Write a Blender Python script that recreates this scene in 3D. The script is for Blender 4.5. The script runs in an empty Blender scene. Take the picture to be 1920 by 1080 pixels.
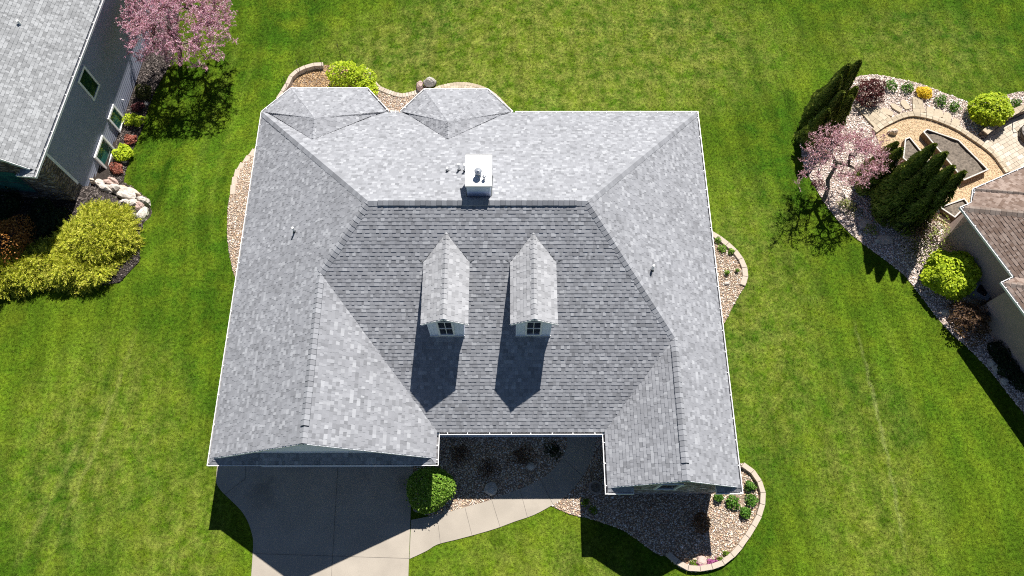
import bpy, math, random
import numpy as np
from mathutils import Vector, Matrix
from mathutils.geometry import delaunay_2d_cdt

random.seed(7); rng = np.random.default_rng(7)
SC = bpy.context.scene; COL = SC.collection
R = math.radians
# ------------------------------------------------------------------ camera
FPX, TH, RO, YA = 1367.356, 22.172, 0.465, -0.560
CAM = Vector((11.709, -5.486, 31.691))
CR = Matrix.Rotation(R(YA), 3, 'Z') @ Matrix.Rotation(R(TH), 3, 'X') @ Matrix.Rotation(R(RO), 3, 'Z')
cd = bpy.data.cameras.new('camera'); co = bpy.data.objects.new('camera', cd); COL.objects.link(co)
cd.sensor_width = 36; cd.lens = FPX / 1920 * 36; cd.clip_start = .1; cd.clip_end = 1500
co.matrix_world = Matrix.Translation(CAM) @ CR.to_4x4()
SC.camera = co
# ------------------------------------------------------------------ light
SAZ, SEL = 18.2, 52.2
SUNV = Vector((math.sin(R(SAZ)) * math.cos(R(SEL)), math.cos(R(SAZ)) * math.cos(R(SEL)), math.sin(R(SEL))))
w = bpy.data.worlds.new('World'); SC.world = w; w.use_nodes = True
nt = w.node_tree; nt.nodes.clear()
sky = nt.nodes.new('ShaderNodeTexSky'); sky.sky_type = 'NISHITA'; sky.sun_disc = False
sky.sun_elevation = R(SEL); sky.sun_rotation = R(SAZ); sky.air_density = .6; sky.dust_density = .1; sky.ozone_density = 2.
bg = nt.nodes.new('ShaderNodeBackground'); bg.inputs['Strength'].default_value = 0.05
wo = nt.nodes.new('ShaderNodeOutputWorld')
nt.links.new(sky.outputs[0], bg.inputs[0]); nt.links.new(bg.outputs[0], wo.inputs[0])
sd = bpy.data.lights.new('sun', 'SUN'); so = bpy.data.objects.new('sun', sd); COL.objects.link(so)
sd.energy = 5.0; sd.angle = R(.5); sd.color = (1, .955, .89)
so.rotation_euler = SUNV.to_track_quat('Z', 'Y').to_euler(); so.location = (10, 20, 40)
SC.view_settings.view_transform = 'Standard'; SC.view_settings.look = 'None'
SC.view_settings.exposure = 0.85; SC.view_settings.gamma = 1
SC.render.engine = 'CYCLES'; SC.cycles.use_denoising = False; SC.cycles.denoiser = 'OPENIMAGEDENOISE'; SC.cycles.denoising_input_passes = 'RGB_ALBEDO_NORMAL'; SC.cycles.denoising_prefilter = 'ACCURATE'; SC.cycles.use_adaptive_sampling = False; SC.cycles.sample_clamp_indirect = 4; SC.cycles.max_bounces = 6; SC.cycles.filter_width = 1.1

# ------------------------------------------------------------------ helpers
def sm(t):
    t = np.clip(t, 0, 1); return t * t * (3 - 2 * t)
def T(x, y):                                   # height of the ground
    x = np.asarray(x, float); y = np.asarray(y, float)
    a = -1.4 * sm((y - 11.2) / 7.2) * sm((13.5 - x) / 11.)          # the yard falls away behind the house
    b = -1.4 * sm((y + (x + 9) * .62 - 12.35) / 1.3)                 # and steps down behind the boulders on the left
    k = sm((-5.2 - x) / 1.6); return a * (1 - k) + b * k
def ray(px, py):
    return CR @ Vector(((px - 960) / FPX, (540 - py) / FPX, -1))
def Z(p, z):
    d = ray(*p); t = (z - CAM.z) / d.z; return CAM + d * t
def G(p, h=0.):
    z = 0.
    for _ in range(8):
        q = Z(p, z); z = float(T(q.x, q.y)) + h
    return Vector((q.x, q.y, z))
def GL(pts): return [tuple(G(p)[:2]) for p in pts]
def inpoly(P, poly):
    x, y = P[:, 0], P[:, 1]; ins = np.zeros(len(P), bool); n = len(poly)
    for i in range(n):
        x1, y1 = poly[i]; x2, y2 = poly[(i + 1) % n]
        if y1 == y2: continue
        c = ((y1 > y) != (y2 > y)) & (x < (x2 - x1) * (y - y1) / (y2 - y1) + x1); ins ^= c
    return ins
def smooth(pts, closed=False, k=5):            # Catmull-Rom through the points
    P = [Vector(p) for p in pts]; n = len(P); out = []
    rngi = range(n) if closed else range(n - 1)
    for i in rngi:
        a, b, c, d = (P[(i - 1) % n], P[i], P[(i + 1) % n], P[(i + 2) % n]) if closed else (P[max(i - 1, 0)], P[i], P[i + 1], P[min(i + 2, n - 1)])
        for j in range(k):
            t = j / k
            out.append(tuple(.5 * (2 * b + (c - a) * t + (2 * a - 5 * b + 4 * c - d) * t * t + (3 * b - a - 3 * c + d) * t ** 3)))
    if not closed: out.append(tuple(P[-1]))
    return out

ORG = {}
def tag(o, label=None, cat=None, group=None, kind=None):
    for k, v in (('label', label), ('category', cat), ('group', group), ('kind', kind)):
        if v: o[k] = v
    return o
def thing(name, loc, label, cat, group=None):
    o = bpy.data.objects.new(name, None); COL.objects.link(o); o.location = loc; o.empty_display_size = .3
    ORG[o.name] = Vector(loc); return tag(o, label, cat, group)
def link(name, me, mats, parent, smooth_=False):
    for m in (mats if isinstance(mats, (list, tuple)) else [mats]): me.materials.append(m)
    o = bpy.data.objects.new(name, me); COL.objects.link(o)
    if parent is not None: o.parent = parent; ORG[o.name] = ORG[parent.name]
    if smooth_: me.polygons.foreach_set('use_smooth', [True] * len(me.polygons))
    return o
class MB:
    def __init__(s): s.v = []; s.f = []; s.m = []
    def add(s, vs, fs, mi=0):
        b = len(s.v); s.v += [tuple(v) for v in vs]; s.f += [tuple(i + b for i in f) for f in fs]; s.m += [mi] * len(fs); return s
    def hexa(s, p, mi=0):                      # 4 bottom then 4 top
        return s.add(p, [(3, 2, 1, 0), (4, 5, 6, 7), (0, 1, 5, 4), (1, 2, 6, 5), (2, 3, 7, 6), (3, 0, 4, 7)], mi)
    def box(s, x0, y0, z0, x1, y1, z1, mi=0):
        return s.hexa([(x0, y0, z0), (x1, y0, z0), (x1, y1, z0), (x0, y1, z0), (x0, y0, z1), (x1, y0, z1), (x1, y1, z1), (x0, y1, z1)], mi)
    def bar(s, a, b, w, h, mi=0, up=Vector((0, 0, 1))):   # beam from a to b, width w, height h, centred
        a = Vector(a); b = Vector(b); d = (b - a).normalized(); sd_ = d.cross(up)
        if sd_.length < 1e-4: sd_ = d.cross(Vector((1, 0, 0)))
        sd_.normalize(); u = sd_.cross(d); sd_ *= w / 2; u *= h / 2
        return s.hexa([a - sd_ - u, a + sd_ - u, b + sd_ - u, b - sd_ - u, a - sd_ + u, a + sd_ + u, b + sd_ + u, b - sd_ + u], mi)
    def prism(s, poly, z0, z1, mi=0):
        n = len(poly); vs = [(x, y, z0) for x, y in poly] + [(x, y, z1) for x, y in poly]
        return s.add(vs, [tuple(range(n))[::-1], tuple(range(n, 2 * n))] + [(i, (i + 1) % n, n + (i + 1) % n, n + i) for i in range(n)], mi)
    def tube(s, pts, rad, n=6, mi=0, cap=True):
        pts = [Vector(p) for p in pts]; rings = []
        for i, p in enumerate(pts):
            d = (pts[min(i + 1, len(pts) - 1)] - pts[max(i - 1, 0)]).normalized()
            a = d.orthogonal().normalized(); b = d.cross(a); r = rad[i] if isinstance(rad, (list, tuple)) else rad
            rings.append([p + (a * math.cos(t) + b * math.sin(t)) * r for t in (2 * math.pi * k / n for k in range(n))])
        vs = [v for r_ in rings for v in r_]; fs = []
        for i in range(len(pts) - 1):
            for k in range(n): fs.append((i * n + k, i * n + (k + 1) % n, (i + 1) * n + (k + 1) % n, (i + 1) * n + k))
        if cap: fs += [tuple(range(n))[::-1], tuple(range((len(pts) - 1) * n, len(pts) * n))]
        return s.add(vs, fs, mi)
    def build(s, name, mats, parent=None, sm_=False, org=None):
        if parent is not None: o_ = ORG[parent.name]
        elif org is not None: o_ = Vector(org)
        else:
            a = np.array(s.v); o_ = Vector((float(a[:, 0].mean()), float(a[:, 1].mean()), float(a[:, 2].min())))
        me = bpy.data.meshes.new(name); me.from_pydata([(x - o_.x, y - o_.y, z - o_.z) for x, y, z in s.v], [], s.f)
        me.polygons.foreach_set('material_index', s.m); me.update()
        ob = link(name, me, mats, parent, sm_)
        if parent is None: ob.location = o_; ORG[ob.name] = o_
        return ob
def npmesh(name, V, F, mats, parent=None, org=None, mi=None, sm_=False):   # V (n,3), F (m,k)
    V = np.asarray(V, np.float32); F = np.asarray(F, np.int32); k = F.shape[1]
    o_ = ORG[parent.name] if parent is not None else Vector(org if org is not None else (float(V[:, 0].mean()), float(V[:, 1].mean()), float(V[:, 2].min())))
    me = bpy.data.meshes.new(name); me.vertices.add(len(V)); me.vertices.foreach_set('co', (V - np.array(o_, np.float32)).ravel())
    me.loops.add(F.size); me.loops.foreach_set('vertex_index', F.ravel())
    me.polygons.add(len(F)); me.polygons.foreach_set('loop_start', np.arange(0, F.size, k, dtype=np.int32))
    if mi is not None: me.polygons.foreach_set('material_index', np.asarray(mi, np.int32))
    me.update(calc_edges=True)
    o = link(name, me, mats, parent, sm_)
    if parent is None: o.location = o_; ORG[o.name] = o_
    return o

# ------------------------------------------------------------------ materials
class NT:
    def __init__(s, name):
        s.m = bpy.data.materials.new(name); s.m.use_nodes = True; s.t = s.m.node_tree; s.t.nodes.clear()
        s.b = s.n('ShaderNodeBsdfPrincipled'); o = s.n('ShaderNodeOutputMaterial'); s.l(s.b.outputs[0], o.inputs[0])
        s.geo = s.n('ShaderNodeNewGeometry'); s.pos = s.geo.outputs['Position']; s.isl = s.geo.outputs['Random Per Island']
    def n(s, t, **k):
        x = s.t.nodes.new(t)
        for a, b in k.items(): setattr(x, a, b)
        return x
    def l(s, a, b): s.t.links.new(a, b)
    def noise(s, scale, detail=3, rough=.55, vec=None, dist=0.):
        x = s.n('ShaderNodeTexNoise'); x.inputs['Scale'].default_value = scale; x.inputs['Detail'].default_value = detail
        x.inputs['Roughness'].default_value = rough; x.inputs['Distortion'].default_value = dist
        s.l(vec or s.pos, x.inputs['Vector']); return x.outputs['Fac']
    def ramp(s, fac, stops, interp='LINEAR'):
        x = s.n('ShaderNodeValToRGB'); e = x.color_ramp.elements; x.color_ramp.interpolation = interp
        while len(e) < len(stops): e.new(.5)
        for i, (p, c) in enumerate(stops):
            e[i].position = p; e[i].color = (c, c, c, 1) if isinstance(c, (int, float)) else (*c, 1)
        s.l(fac, x.inputs[0]); return x.outputs[0]
    def mix(s, fac, a, b, mode='MIX'):
        x = s.n('ShaderNodeMix', data_type='RGBA', blend_type=mode)
        for inp, v in ((x.inputs[0], fac), (x.inputs[6], a), (x.inputs[7], b)):
            if isinstance(v, (int, float)): inp.default_value = v if inp.type == 'VALUE' else (v, v, v, 1)
            elif isinstance(v, tuple): inp.default_value = (*v, 1)
            else: s.l(v, inp)
        return x.outputs[2]
    def math(s, op, a, b=0.):
        x = s.n('ShaderNodeMath', operation=op)
        for i, v in enumerate((a, b)):
            if isinstance(v, (int, float)): x.inputs[i].default_value = v
            else: s.l(v, x.inputs[i])
        return x.outputs[0]
    def bump(s, h, strength=.4, dist=.02):
        x = s.n('ShaderNodeBump'); x.inputs['Strength'].default_value = strength; x.inputs['Distance'].default_value = dist
        s.l(h, x.inputs['Height']); s.l(x.outputs[0], s.b.inputs['Normal'])
    def done(s, col=None, rough=.8, spec=.25, metal=0.):
        if col is not None:
            if isinstance(col, tuple): s.b.inputs['Base Color'].default_value = (*col, 1)
            else: s.l(col, s.b.inputs['Base Color'])
        s.b.inputs['Roughness'].default_value = rough; s.b.inputs['Specular IOR Level'].default_value = spec; s.b.inputs['Metallic'].default_value = metal
        return s.m
def scl(c, k): return tuple(min(1, x * k) for x in c)
def MAT(name, c, var=.25, scale=3., rough=.75, bump=.0, bscale=30., isl=0., spec=.25, c2=None, metal=0.):
    t = NT(name); col = t.ramp(t.noise(scale, 5), [(.3, scl(c, 1 - var)), (.7, c2 or scl(c, 1 + var))])
    if isl: col = t.mix(1., col, t.ramp(t.isl, [(0, 1 - isl), (1, 1 + isl if isl < .0 else 1.)]), 'MULTIPLY')
    if bump: t.bump(t.noise(bscale, 6), bump, .02)
    return t.done(col, rough, spec, metal)
def LEAF(name, stops, rough=.6, trans=.35):     # leaves: each leaf its own tint, some light through it
    t = NT(name); col = t.ramp(t.isl, stops)
    n = t.ramp(t.noise(1.6, 3), [(.3, .72), (.7, 1.)]); col = t.mix(1., col, n, 'MULTIPLY')
    t.done(col, rough, .2)
    if trans:
        tr = t.n('ShaderNodeBsdfTranslucent'); t.l(t.mix(1., col, (1., 1., .55), 'MULTIPLY'), tr.inputs[0])
        ms = t.n('ShaderNodeMixShader'); ms.inputs[0].default_value = trans
        t.l(t.b.outputs[0], ms.inputs[1]); t.l(tr.outputs[0], ms.inputs[2])
        t.l(ms.outputs[0], [x for x in t.t.nodes if x.type == 'OUTPUT_MATERIAL'][0].inputs[0])
    return t.m
def SHINGLE(name, stops):
    t = NT(name); col = t.ramp(t.isl, stops)
    g = t.ramp(t.noise(160, 2), [(.25, .8), (.75, 1.12)]); col = t.mix(1., col, g, 'MULTIPLY')
    wv = t.ramp(t.noise(.55, 5, .65), [(.3, .9), (.7, 1.05)]); col = t.mix(1., col, wv, 'MULTIPLY')
    t.bump(t.noise(260, 2), .35, .006); return t.done(col, .95, .12)
GREY = lambda v, r=1., b=1.03: (v * r, v, v * b)
M_SH = SHINGLE('asphalt_shingles', [(0, GREY(.195, .97, 1.08)), (.2, GREY(.245, .97, 1.08)), (.7, GREY(.278, .97, 1.08)), (.9, GREY(.32, .97, 1.07)), (1, GREY(.37, .97, 1.06))])
M_CAP = SHINGLE('ridge_shingles', [(0, GREY(.22, .97, 1.08)), (.5, GREY(.275, .97, 1.08)), (1, GREY(.34, .97, 1.07))])
M_SHD = SHINGLE('dormer_shingles', [(0, GREY(.25, .98, 1.05)), (.3, GREY(.305, .98, 1.05)), (.8, GREY(.345, .98, 1.05)), (1, GREY(.41, .98, 1.04))])
M_SHL = SHINGLE('pale_shingles', [(0, GREY(.22, .97, 1.03)), (.5, GREY(.285, .97, 1.03)), (1, GREY(.37, .97, 1.03))])
M_SHB = SHINGLE('brown_shingles', [(0, (.16, .112, .088)), (.5, (.22, .164, .136)), (1, (.3, .235, .2))])
M_CAPB = SHINGLE('brown_ridge', [(0, (.16, .125, .105)), (1, (.24, .2, .175))])
M_DECK = MAT('roof_underlay', (.12, .12, .125))
M_WHITE = MAT('white_metal', (.8, .8, .8), .04, 2, .35, spec=.4)
M_GIN = MAT('gutter_inner', (.13, .13, .14), .5, 6, .7)  # darker grey for the floor of the gutter trough
M_TRIM = MAT('painted_trim', (.68, .7, .74), .06, 3, .6)
M_SIDE = MAT('pale_siding', (.7, .74, .86), .06, 3, .6, .08, 90)
M_SLATE = MAT('slate_siding', (.275, .295, .37), .05, 2, .65, .1, 80)
M_TAUPE = MAT('taupe_siding', (.36, .275, .24), .06, 2, .65, .1, 80)
M_BLACK = MAT('black_metal', (.015, .015, .016), .2, 5, .5, spec=.4)
M_DARKM = MAT('dark_grey_metal', (.05, .055, .06), .2, 5, .5, spec=.4)
M_GALV = MAT('galvanised_metal', (.5, .52, .55), .15, 8, .35, spec=.5, metal=.6)
M_CAPM = MAT('white_chimney_cap', (.7, .7, .69), .12, 4, .4, .1, 6)
M_PIPE = MAT('white_pipe', (.8, .8, .78), .05, 6, .5)
def glass(name, c):
    t = NT(name); return t.done(t.ramp(t.noise(1.3, 3), [(.35, scl(c, .5)), (.65, c)]), .06, .6)
M_GLASS = glass('dark_glass', (.012, .016, .022)); M_GLASSG = glass('teal_glass', (.035, .15, .13))
def concrete(name, c, spots=()):
    t = NT(name); col = t.ramp(t.noise(.7, 6, .6), [(.3, scl(c, .86)), (.7, scl(c, 1.07))])
    col = t.mix(1., col, t.ramp(t.noise(30, 3), [(.3, .92), (.7, 1.05)]), 'MULTIPLY')
    st = t.ramp(t.noise(.45, 5, .65, dist=.6), [(.6, 1.), (.78, .8)]); col = t.mix(1., col, st, 'MULTIPLY')
    for sx_, sy_, sr_ in spots:                 # worn oil stains
        vm = t.n('ShaderNodeVectorMath', operation='DISTANCE'); t.l(t.pos, vm.inputs[0]); vm.inputs[1].default_value = (sx_, sy_, .03)
        f_ = t.math('ADD', t.math('DIVIDE', vm.outputs['Value'], sr_), t.math('MULTIPLY', t.math('SUBTRACT', t.noise(1.9, 5, .65), .5), 2.2))
        col = t.mix(1., col, t.ramp(f_, [(.25, .72), (1., 1.)]), 'MULTIPLY')
    t.bump(t.noise(120, 3), .15, .006); return t.done(col, .85, .2)
M_CONC = concrete('concrete', (.35, .312, .262), ((1.35, -1.75, .8), (7.3, -1.5, .5)))
M_JOINT = MAT('joint', (.12, .11, .1))
M_BLOCK = NT('cast_stone'); _c = M_BLOCK.ramp(M_BLOCK.isl, [(0, (.37, .31, .25)), (.5, (.45, .38, .31)), (1, (.52, .45, .38))])
_c = M_BLOCK.mix(1., _c, M_BLOCK.ramp(M_BLOCK.noise(25, 4), [(.3, .82), (.7, 1.08)]), 'MULTIPLY'); M_BLOCK.bump(M_BLOCK.noise(50, 4), .4, .015); M_BLOCK = M_BLOCK.done(_c, .9, .15)
M_PAVER = NT('tan_paver'); _c = M_PAVER.ramp(M_PAVER.isl, [(0, (.36, .3, .22)), (.5, (.43, .36, .265)), (1, (.5, .43, .33))])
_c = M_PAVER.mix(1., _c, M_PAVER.ramp(M_PAVER.noise(12, 5), [(.3, .85), (.7, 1.06)]), 'MULTIPLY'); M_PAVER.bump(M_PAVER.noise(60, 4), .3, .01); M_PAVER = M_PAVER.done(_c, .9, .15)
def PEB(name, stops):
    t = NT(name); col = t.ramp(t.isl, stops); col = t.mix(1., col, t.ramp(t.noise(40, 3), [(.3, .85), (.7, 1.1)]), 'MULTIPLY'); return t.done(col, .8, .25)
M_PEB = PEB('river_gravel', [(0, (.2, .15, .11)), (.2, (.55, .38, .24)), (.4, (.66, .55, .42)), (.55, (.42, .37, .33)), (.75, (.75, .66, .56)), (.88, (.45, .25, .16)), (.94, (.7, .62, .52)), (1, (.85, .82, .78))])
M_PEBP = PEB('pink_gravel', [(0, (.2, .16, .14)), (.2, (.5, .39, .33)), (.5, (.68, .56, .49)), (.75, (.8, .7, .63)), (1, (.9, .84, .79))])
M_PEBT = PEB('pea_gravel', [(0, (.4, .27, .15)), (.4, (.62, .46, .28)), (.7, (.7, .55, .36)), (1, (.78, .64, .46))])
M_CHIP = PEB('dark_mulch', [(0, (.02, .015, .013)), (.5, (.06, .048, .045)), (.85, (.12, .1, .09)), (1, (.24, .2, .18))])
M_CHIPT = PEB('tan_mulch', [(0, (.2, .11, .05)), (.4, (.38, .24, .12)), (.8, (.5, .34, .18)), (1, (.6, .45, .28))])
M_SOILT = MAT('tan_fines', (.5, .37, .23), .25, 20, .95, .5, 40)
M_SOILP = MAT('pale_fines', (.34, .28, .24), .3, 20, .95, .6, 40)
M_SOILG = MAT('gravel_soil', (.24, .18, .135), .3, 20, .95, .6, 40)
M_SOIL = MAT('garden_soil', (.15, .125, .1), .5, 9, .95, .9, 28)
M_SOILD = MAT('mulch_soil', (.035, .028, .024), .4, 12, .95, .6, 40)
M_WOODT = MAT('planter_boards', (.17, .115, .075), .3, 9, .8)
M_RIM = MAT('pale_planter_rim', (.5, .47, .43), .1, 6, .7)
M_SLAT = MAT('weathered_slats', (.3, .2, .13), .3, 9, .8)
M_BARK = MAT('grey_bark', (.17, .14, .12), .4, 14, .9, .5, 60)
M_BARKD = MAT('dark_bark', (.07, .05, .04), .4, 14, .9, .5, 60)
def STONEV(name, k=1., tint=(1., 1., 1.)):
    t = NT(name); mp = t.n('ShaderNodeMapping'); mp.inputs['Scale'].default_value = (1, 1, 1.9); t.l(t.pos, mp.inputs[0])
    v = t.n('ShaderNodeTexVoronoi'); v.inputs['Scale'].default_value = 3.2; t.l(mp.outputs[0], v.inputs['Vector'])
    e = t.n('ShaderNodeTexVoronoi', feature='DISTANCE_TO_EDGE'); e.inputs['Scale'].default_value = 3.2; t.l(mp.outputs[0], e.inputs['Vector'])
    sp = t.n('ShaderNodeSeparateColor'); t.l(v.outputs['Color'], sp.inputs[0])
    col = t.ramp(sp.outputs[0], [(0, (.09, .075, .07)), (.35, (.17, .14, .12)), (.6, (.25, .2, .17)), (.8, (.2, .19, .19)), (1, (.36, .32, .28))])
    col = t.mix(1., col, t.ramp(t.noise(14, 5), [(.3, .7 * k), (.7, 1.15 * k)]), 'MULTIPLY'); col = t.mix(1., col, tint, 'MULTIPLY')
    ed = t.ramp(e.outputs['Distance'], [(0, 0.), (.12, 1.)]); col = t.mix(ed, (.06, .055, .05), col)
    t.bump(t.ramp(e.outputs['Distance'], [(0, 0.), (.2, 1.)]), 1., .05); return t.done(col, .9, .15)
M_STONE = STONEV('stone_veneer'); M_STONEG = STONEV('pale_stone_veneer', 2.3, (.92, 1.0, 1.12))
def ROCK(name, c):
    t = NT(name); col = t.ramp(t.noise(5, 6, .65), [(.25, scl(c, .6)), (.5, c), (.75, scl(c, 1.2))]); t.bump(t.noise(9, 6), .8, .04); return t.done(col, .9, .15)
M_RKW = ROCK('pale_boulder', (.5, .455, .41)); M_RKP = ROCK('pink_boulder', (.46, .34, .3)); M_RKG = ROCK('grey_boulder', (.42, .39, .35)); M_RKT = ROCK('tan_boulder', (.56, .45, .36))
def LAWN(name, blade):
    t = NT(name)
    big = t.noise(.11, 4, .55); mid = t.noise(.75, 5, .6); fin = t.noise(7., 4, .7); vf = t.noise(22, 3, .7)
    st = t.n('ShaderNodeMapping'); st.inputs['Rotation'].default_value = (0, 0, R(14)); st.inputs['Scale'].default_value = (1., .2, 1.); t.l(t.pos, st.inputs[0])
    strk = t.noise(1.1, 4, .6, st.outputs[0])
    col = t.mix(t.ramp(big, [(.36, 0.), (.64, 1.)]), (.036, .098, .005), (.084, .148, .008))
    col = t.mix(t.ramp(mid, [(.42, 0.), (.7, .7)]), col, (.14, .19, .012))
    col = t.mix(1., col, t.ramp(strk, [(.32, .74), (.68, 1.2)]), 'MULTIPLY')
    # dry thatch: a broad worn strip behind the house and along the left and front
    sx = t.n('ShaderNodeSeparateXYZ'); t.l(t.pos, sx.inputs[0]); px, py = sx.outputs[0], sx.outputs[1]
    def blob(cx, cy, rx, ry):
        a = t.math('POWER', t.math('DIVIDE', t.math('SUBTRACT', px, cx), rx), 2.); b = t.math('POWER', t.math('DIVIDE', t.math('SUBTRACT', py, cy), ry), 2.)
        return t.math('MAXIMUM', t.math('SUBTRACT', 1., t.math('ADD', a, b)), 0.)
    dry = blob(14, 21.5, 15, 6.)
    for q in ((-6, 0, 5, 6), (13, -6.5, 6, 4), (23, 6, 4, 9), (27, -2, 3.5, 7), (-2, -4, 3, 5), (34, 21, 6, 4)):
        dry = t.math('MAXIMUM', dry, t.math('MULTIPLY', blob(*q), .5))
    th = t.math('MULTIPLY', t.ramp(t.noise(1.7, 7, .72), [(.4, 0.), (.68, 1.)]), t.math('MINIMUM', t.math('MULTIPLY', dry, 1.5), 1.))
    col = t.mix(t.math('MULTIPLY', th, .6), col, (.34, .34, .08))
    # pale and dark tyre tracks of the mower
    for pts_, wd_, c_, k_ in (((((262, 600), (215, 740), (140, 930), (70, 1100))), .16, (.24, .26, .07), .5), ((((232, 620), (190, 740), (110, 930), (45, 1080))), .3, (.03, .075, .005), .55), ((((165, 790), (120, 880), (60, 1010), (20, 1080))), .2, (.24, .25, .07), .45),
                              (((1598, 590), (1630, 720), (1668, 870), (1700, 1060)), .12, (.24, .27, .09), .6), (((1570, 640), (1600, 760), (1640, 900), (1670, 1060)), .38, (.03, .075, .005), .5), (((1640, 560), (1690, 700), (1740, 860), (1780, 1060)), .3, (.13, .19, .02), .6),
                              (((1400, -20), (1412, 80), (1420, 200)), .5, (.03, .075, .005), .45), (((480, 20), (400, 200), (375, 330), (360, 480)), .3, (.12, .18, .02), .6), (((505, 60), (440, 200), (412, 330), (400, 480)), .25, (.13, .19, .02), .5)):
        q_ = np.array(GL(pts_)); cf = np.polyfit(q_[:, 1], q_[:, 0], 2); y0, y1 = q_[:, 1].min(), q_[:, 1].max()
        xc = t.math('ADD', t.math('MULTIPLY', t.math('ADD', t.math('MULTIPLY', py, float(cf[0])), float(cf[1])), py), float(cf[2]))
        d_ = t.math('ABSOLUTE', t.math('ADD', t.math('SUBTRACT', px, xc), t.math('MULTIPLY', t.math('SUBTRACT', t.noise(.9, 4), .5), .5)))
        mk = t.math('MULTIPLY', t.ramp(t.math('DIVIDE', d_, wd_), [(.2, 1.), (1., 0.)]), t.ramp(t.noise(1.4, 5, .7), [(.36, .1), (.6, 1.)]))
        yc, yh = (y0 + y1) / 2, (y1 - y0) / 2; mk = t.math('MULTIPLY', mk, t.ramp(t.math('DIVIDE', t.math('ABSOLUTE', t.math('SUBTRACT', py, float(yc))), float(yh)), [(.6, 1.), (1., 0.)]))
        col = t.mix(t.math('MULTIPLY', mk, k_), col, c_)
    # mower passes
    wv = t.n('ShaderNodeTexWave', wave_type='BANDS', bands_direction='X'); wv.inputs['Scale'].default_value = .3; wv.inputs['Distortion'].default_value = 4; wv.inputs['Detail'].default_value = 2; wv.inputs['Detail Scale'].default_value = .4
    mp = t.n('ShaderNodeMapping'); mp.inputs['Rotation'].default_value = (0, 0, R(-11)); t.l(t.pos, mp.inputs[0]); t.l(mp.outputs[0], wv.inputs[0])
    col = t.mix(1., col, t.ramp(wv.outputs['Fac'], [(.3, .93), (.7, 1.04)]), 'MULTIPLY')
    col = t.mix(1., col, t.ramp(fin, [(.3, .4), (.7, 1.5)]), 'MULTIPLY')
    if blade:
        col = t.mix(1., col, t.ramp(t.isl, [(0, .5), (.5, 1.), (.9, 1.5), (1, 1.7)]), 'MULTIPLY'); col = t.mix(t.ramp(t.isl, [(.86, 0.), (.9, .42)]), col, (.28, .26, .09))
    else:
        col = t.mix(1., col, t.ramp(vf, [(.3, .6), (.7, 1.15)]), 'MULTIPLY'); t.bump(vf, .7, .04)
    return t.done(col, .8, .03)
M_LAWN = LAWN('lawn_ground', False); M_GRASS = LAWN('grass_blades', True)
M_LIME = LEAF('lime_leaves', [(0, (.26, .38, .012)), (.5, (.46, .6, .02)), (1, (.66, .76, .05))])
M_LIMED = LEAF('green_leaves', [(0, (.05, .11, .008)), (.5, (.11, .2, .012)), (1, (.2, .3, .025))])
M_BOX = LEAF('boxwood_leaves', [(0, (.08, .17, .012)), (.5, (.16, .32, .025)), (1, (.36, .52, .09))])
M_PER = LEAF('perennial_leaves', [(0, (.045, .14, .015)), (.5, (.11, .27, .03)), (1, (.24, .42, .07))])
M_ARB = LEAF('arborvitae_leaves', [(0, (.1, .15, .02)), (.6, (.19, .25, .035)), (1, (.36, .4, .08))], trans=.15)
M_JUN = LEAF('golden_juniper', [(0, (.18, .24, .02)), (.4, (.45, .5, .035)), (.8, (.7, .7, .075)), (1, (.86, .78, .18))], trans=.2)
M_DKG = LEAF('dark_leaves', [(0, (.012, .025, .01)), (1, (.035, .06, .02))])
M_BARB = LEAF('barberry_leaves', [(0, (.05, .012, .016)), (.5, (.11, .025, .03)), (1, (.25, .1, .1))])
M_BROWN = LEAF('bronze_leaves', [(0, (.06, .035, .022)), (.6, (.17, .1, .06)), (1, (.32, .2, .12))])
M_GOLD = LEAF('gold_leaves', [(0, (.65, .42, .015)), (.5, (.85, .6, .02)), (1, (.92, .74, .06))])
M_CORAL = LEAF('coral_leaves', [(0, (.2, .05, .03)), (.5, (.4, .13, .09)), (1, (.55, .25, .18))])
M_RUST = LEAF('rust_leaves', [(0, (.12, .04, .01)), (.6, (.4, .16, .03)), (1, (.65, .33, .1))])
M_PINK = LEAF('redbud_blossom', [(0, (.4, .15, .26)), (.35, (.68, .36, .5)), (.75, (.84, .56, .68)), (1, (.92, .74, .8))], trans=.25)
M_PINKD = LEAF('pale_blossom', [(0, (.38, .16, .22)), (.4, (.62, .34, .42)), (.8, (.8, .52, .58)), (1, (.88, .7, .72))], trans=.25)
M_FLOW = LEAF('magenta_flowers', [(0, (.35, .04, .22)), (1, (.6, .2, .45))])
M_OLIVE = LEAF('olive_leaves', [(0, (.04, .05, .01)), (.6, (.1, .12, .025)), (1, (.2, .2, .06))])
M_SPRING = LEAF('young_leaves', [(0, (.16, .2, .03)), (.6, (.3, .36, .07)), (1, (.45, .48, .16))])

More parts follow.
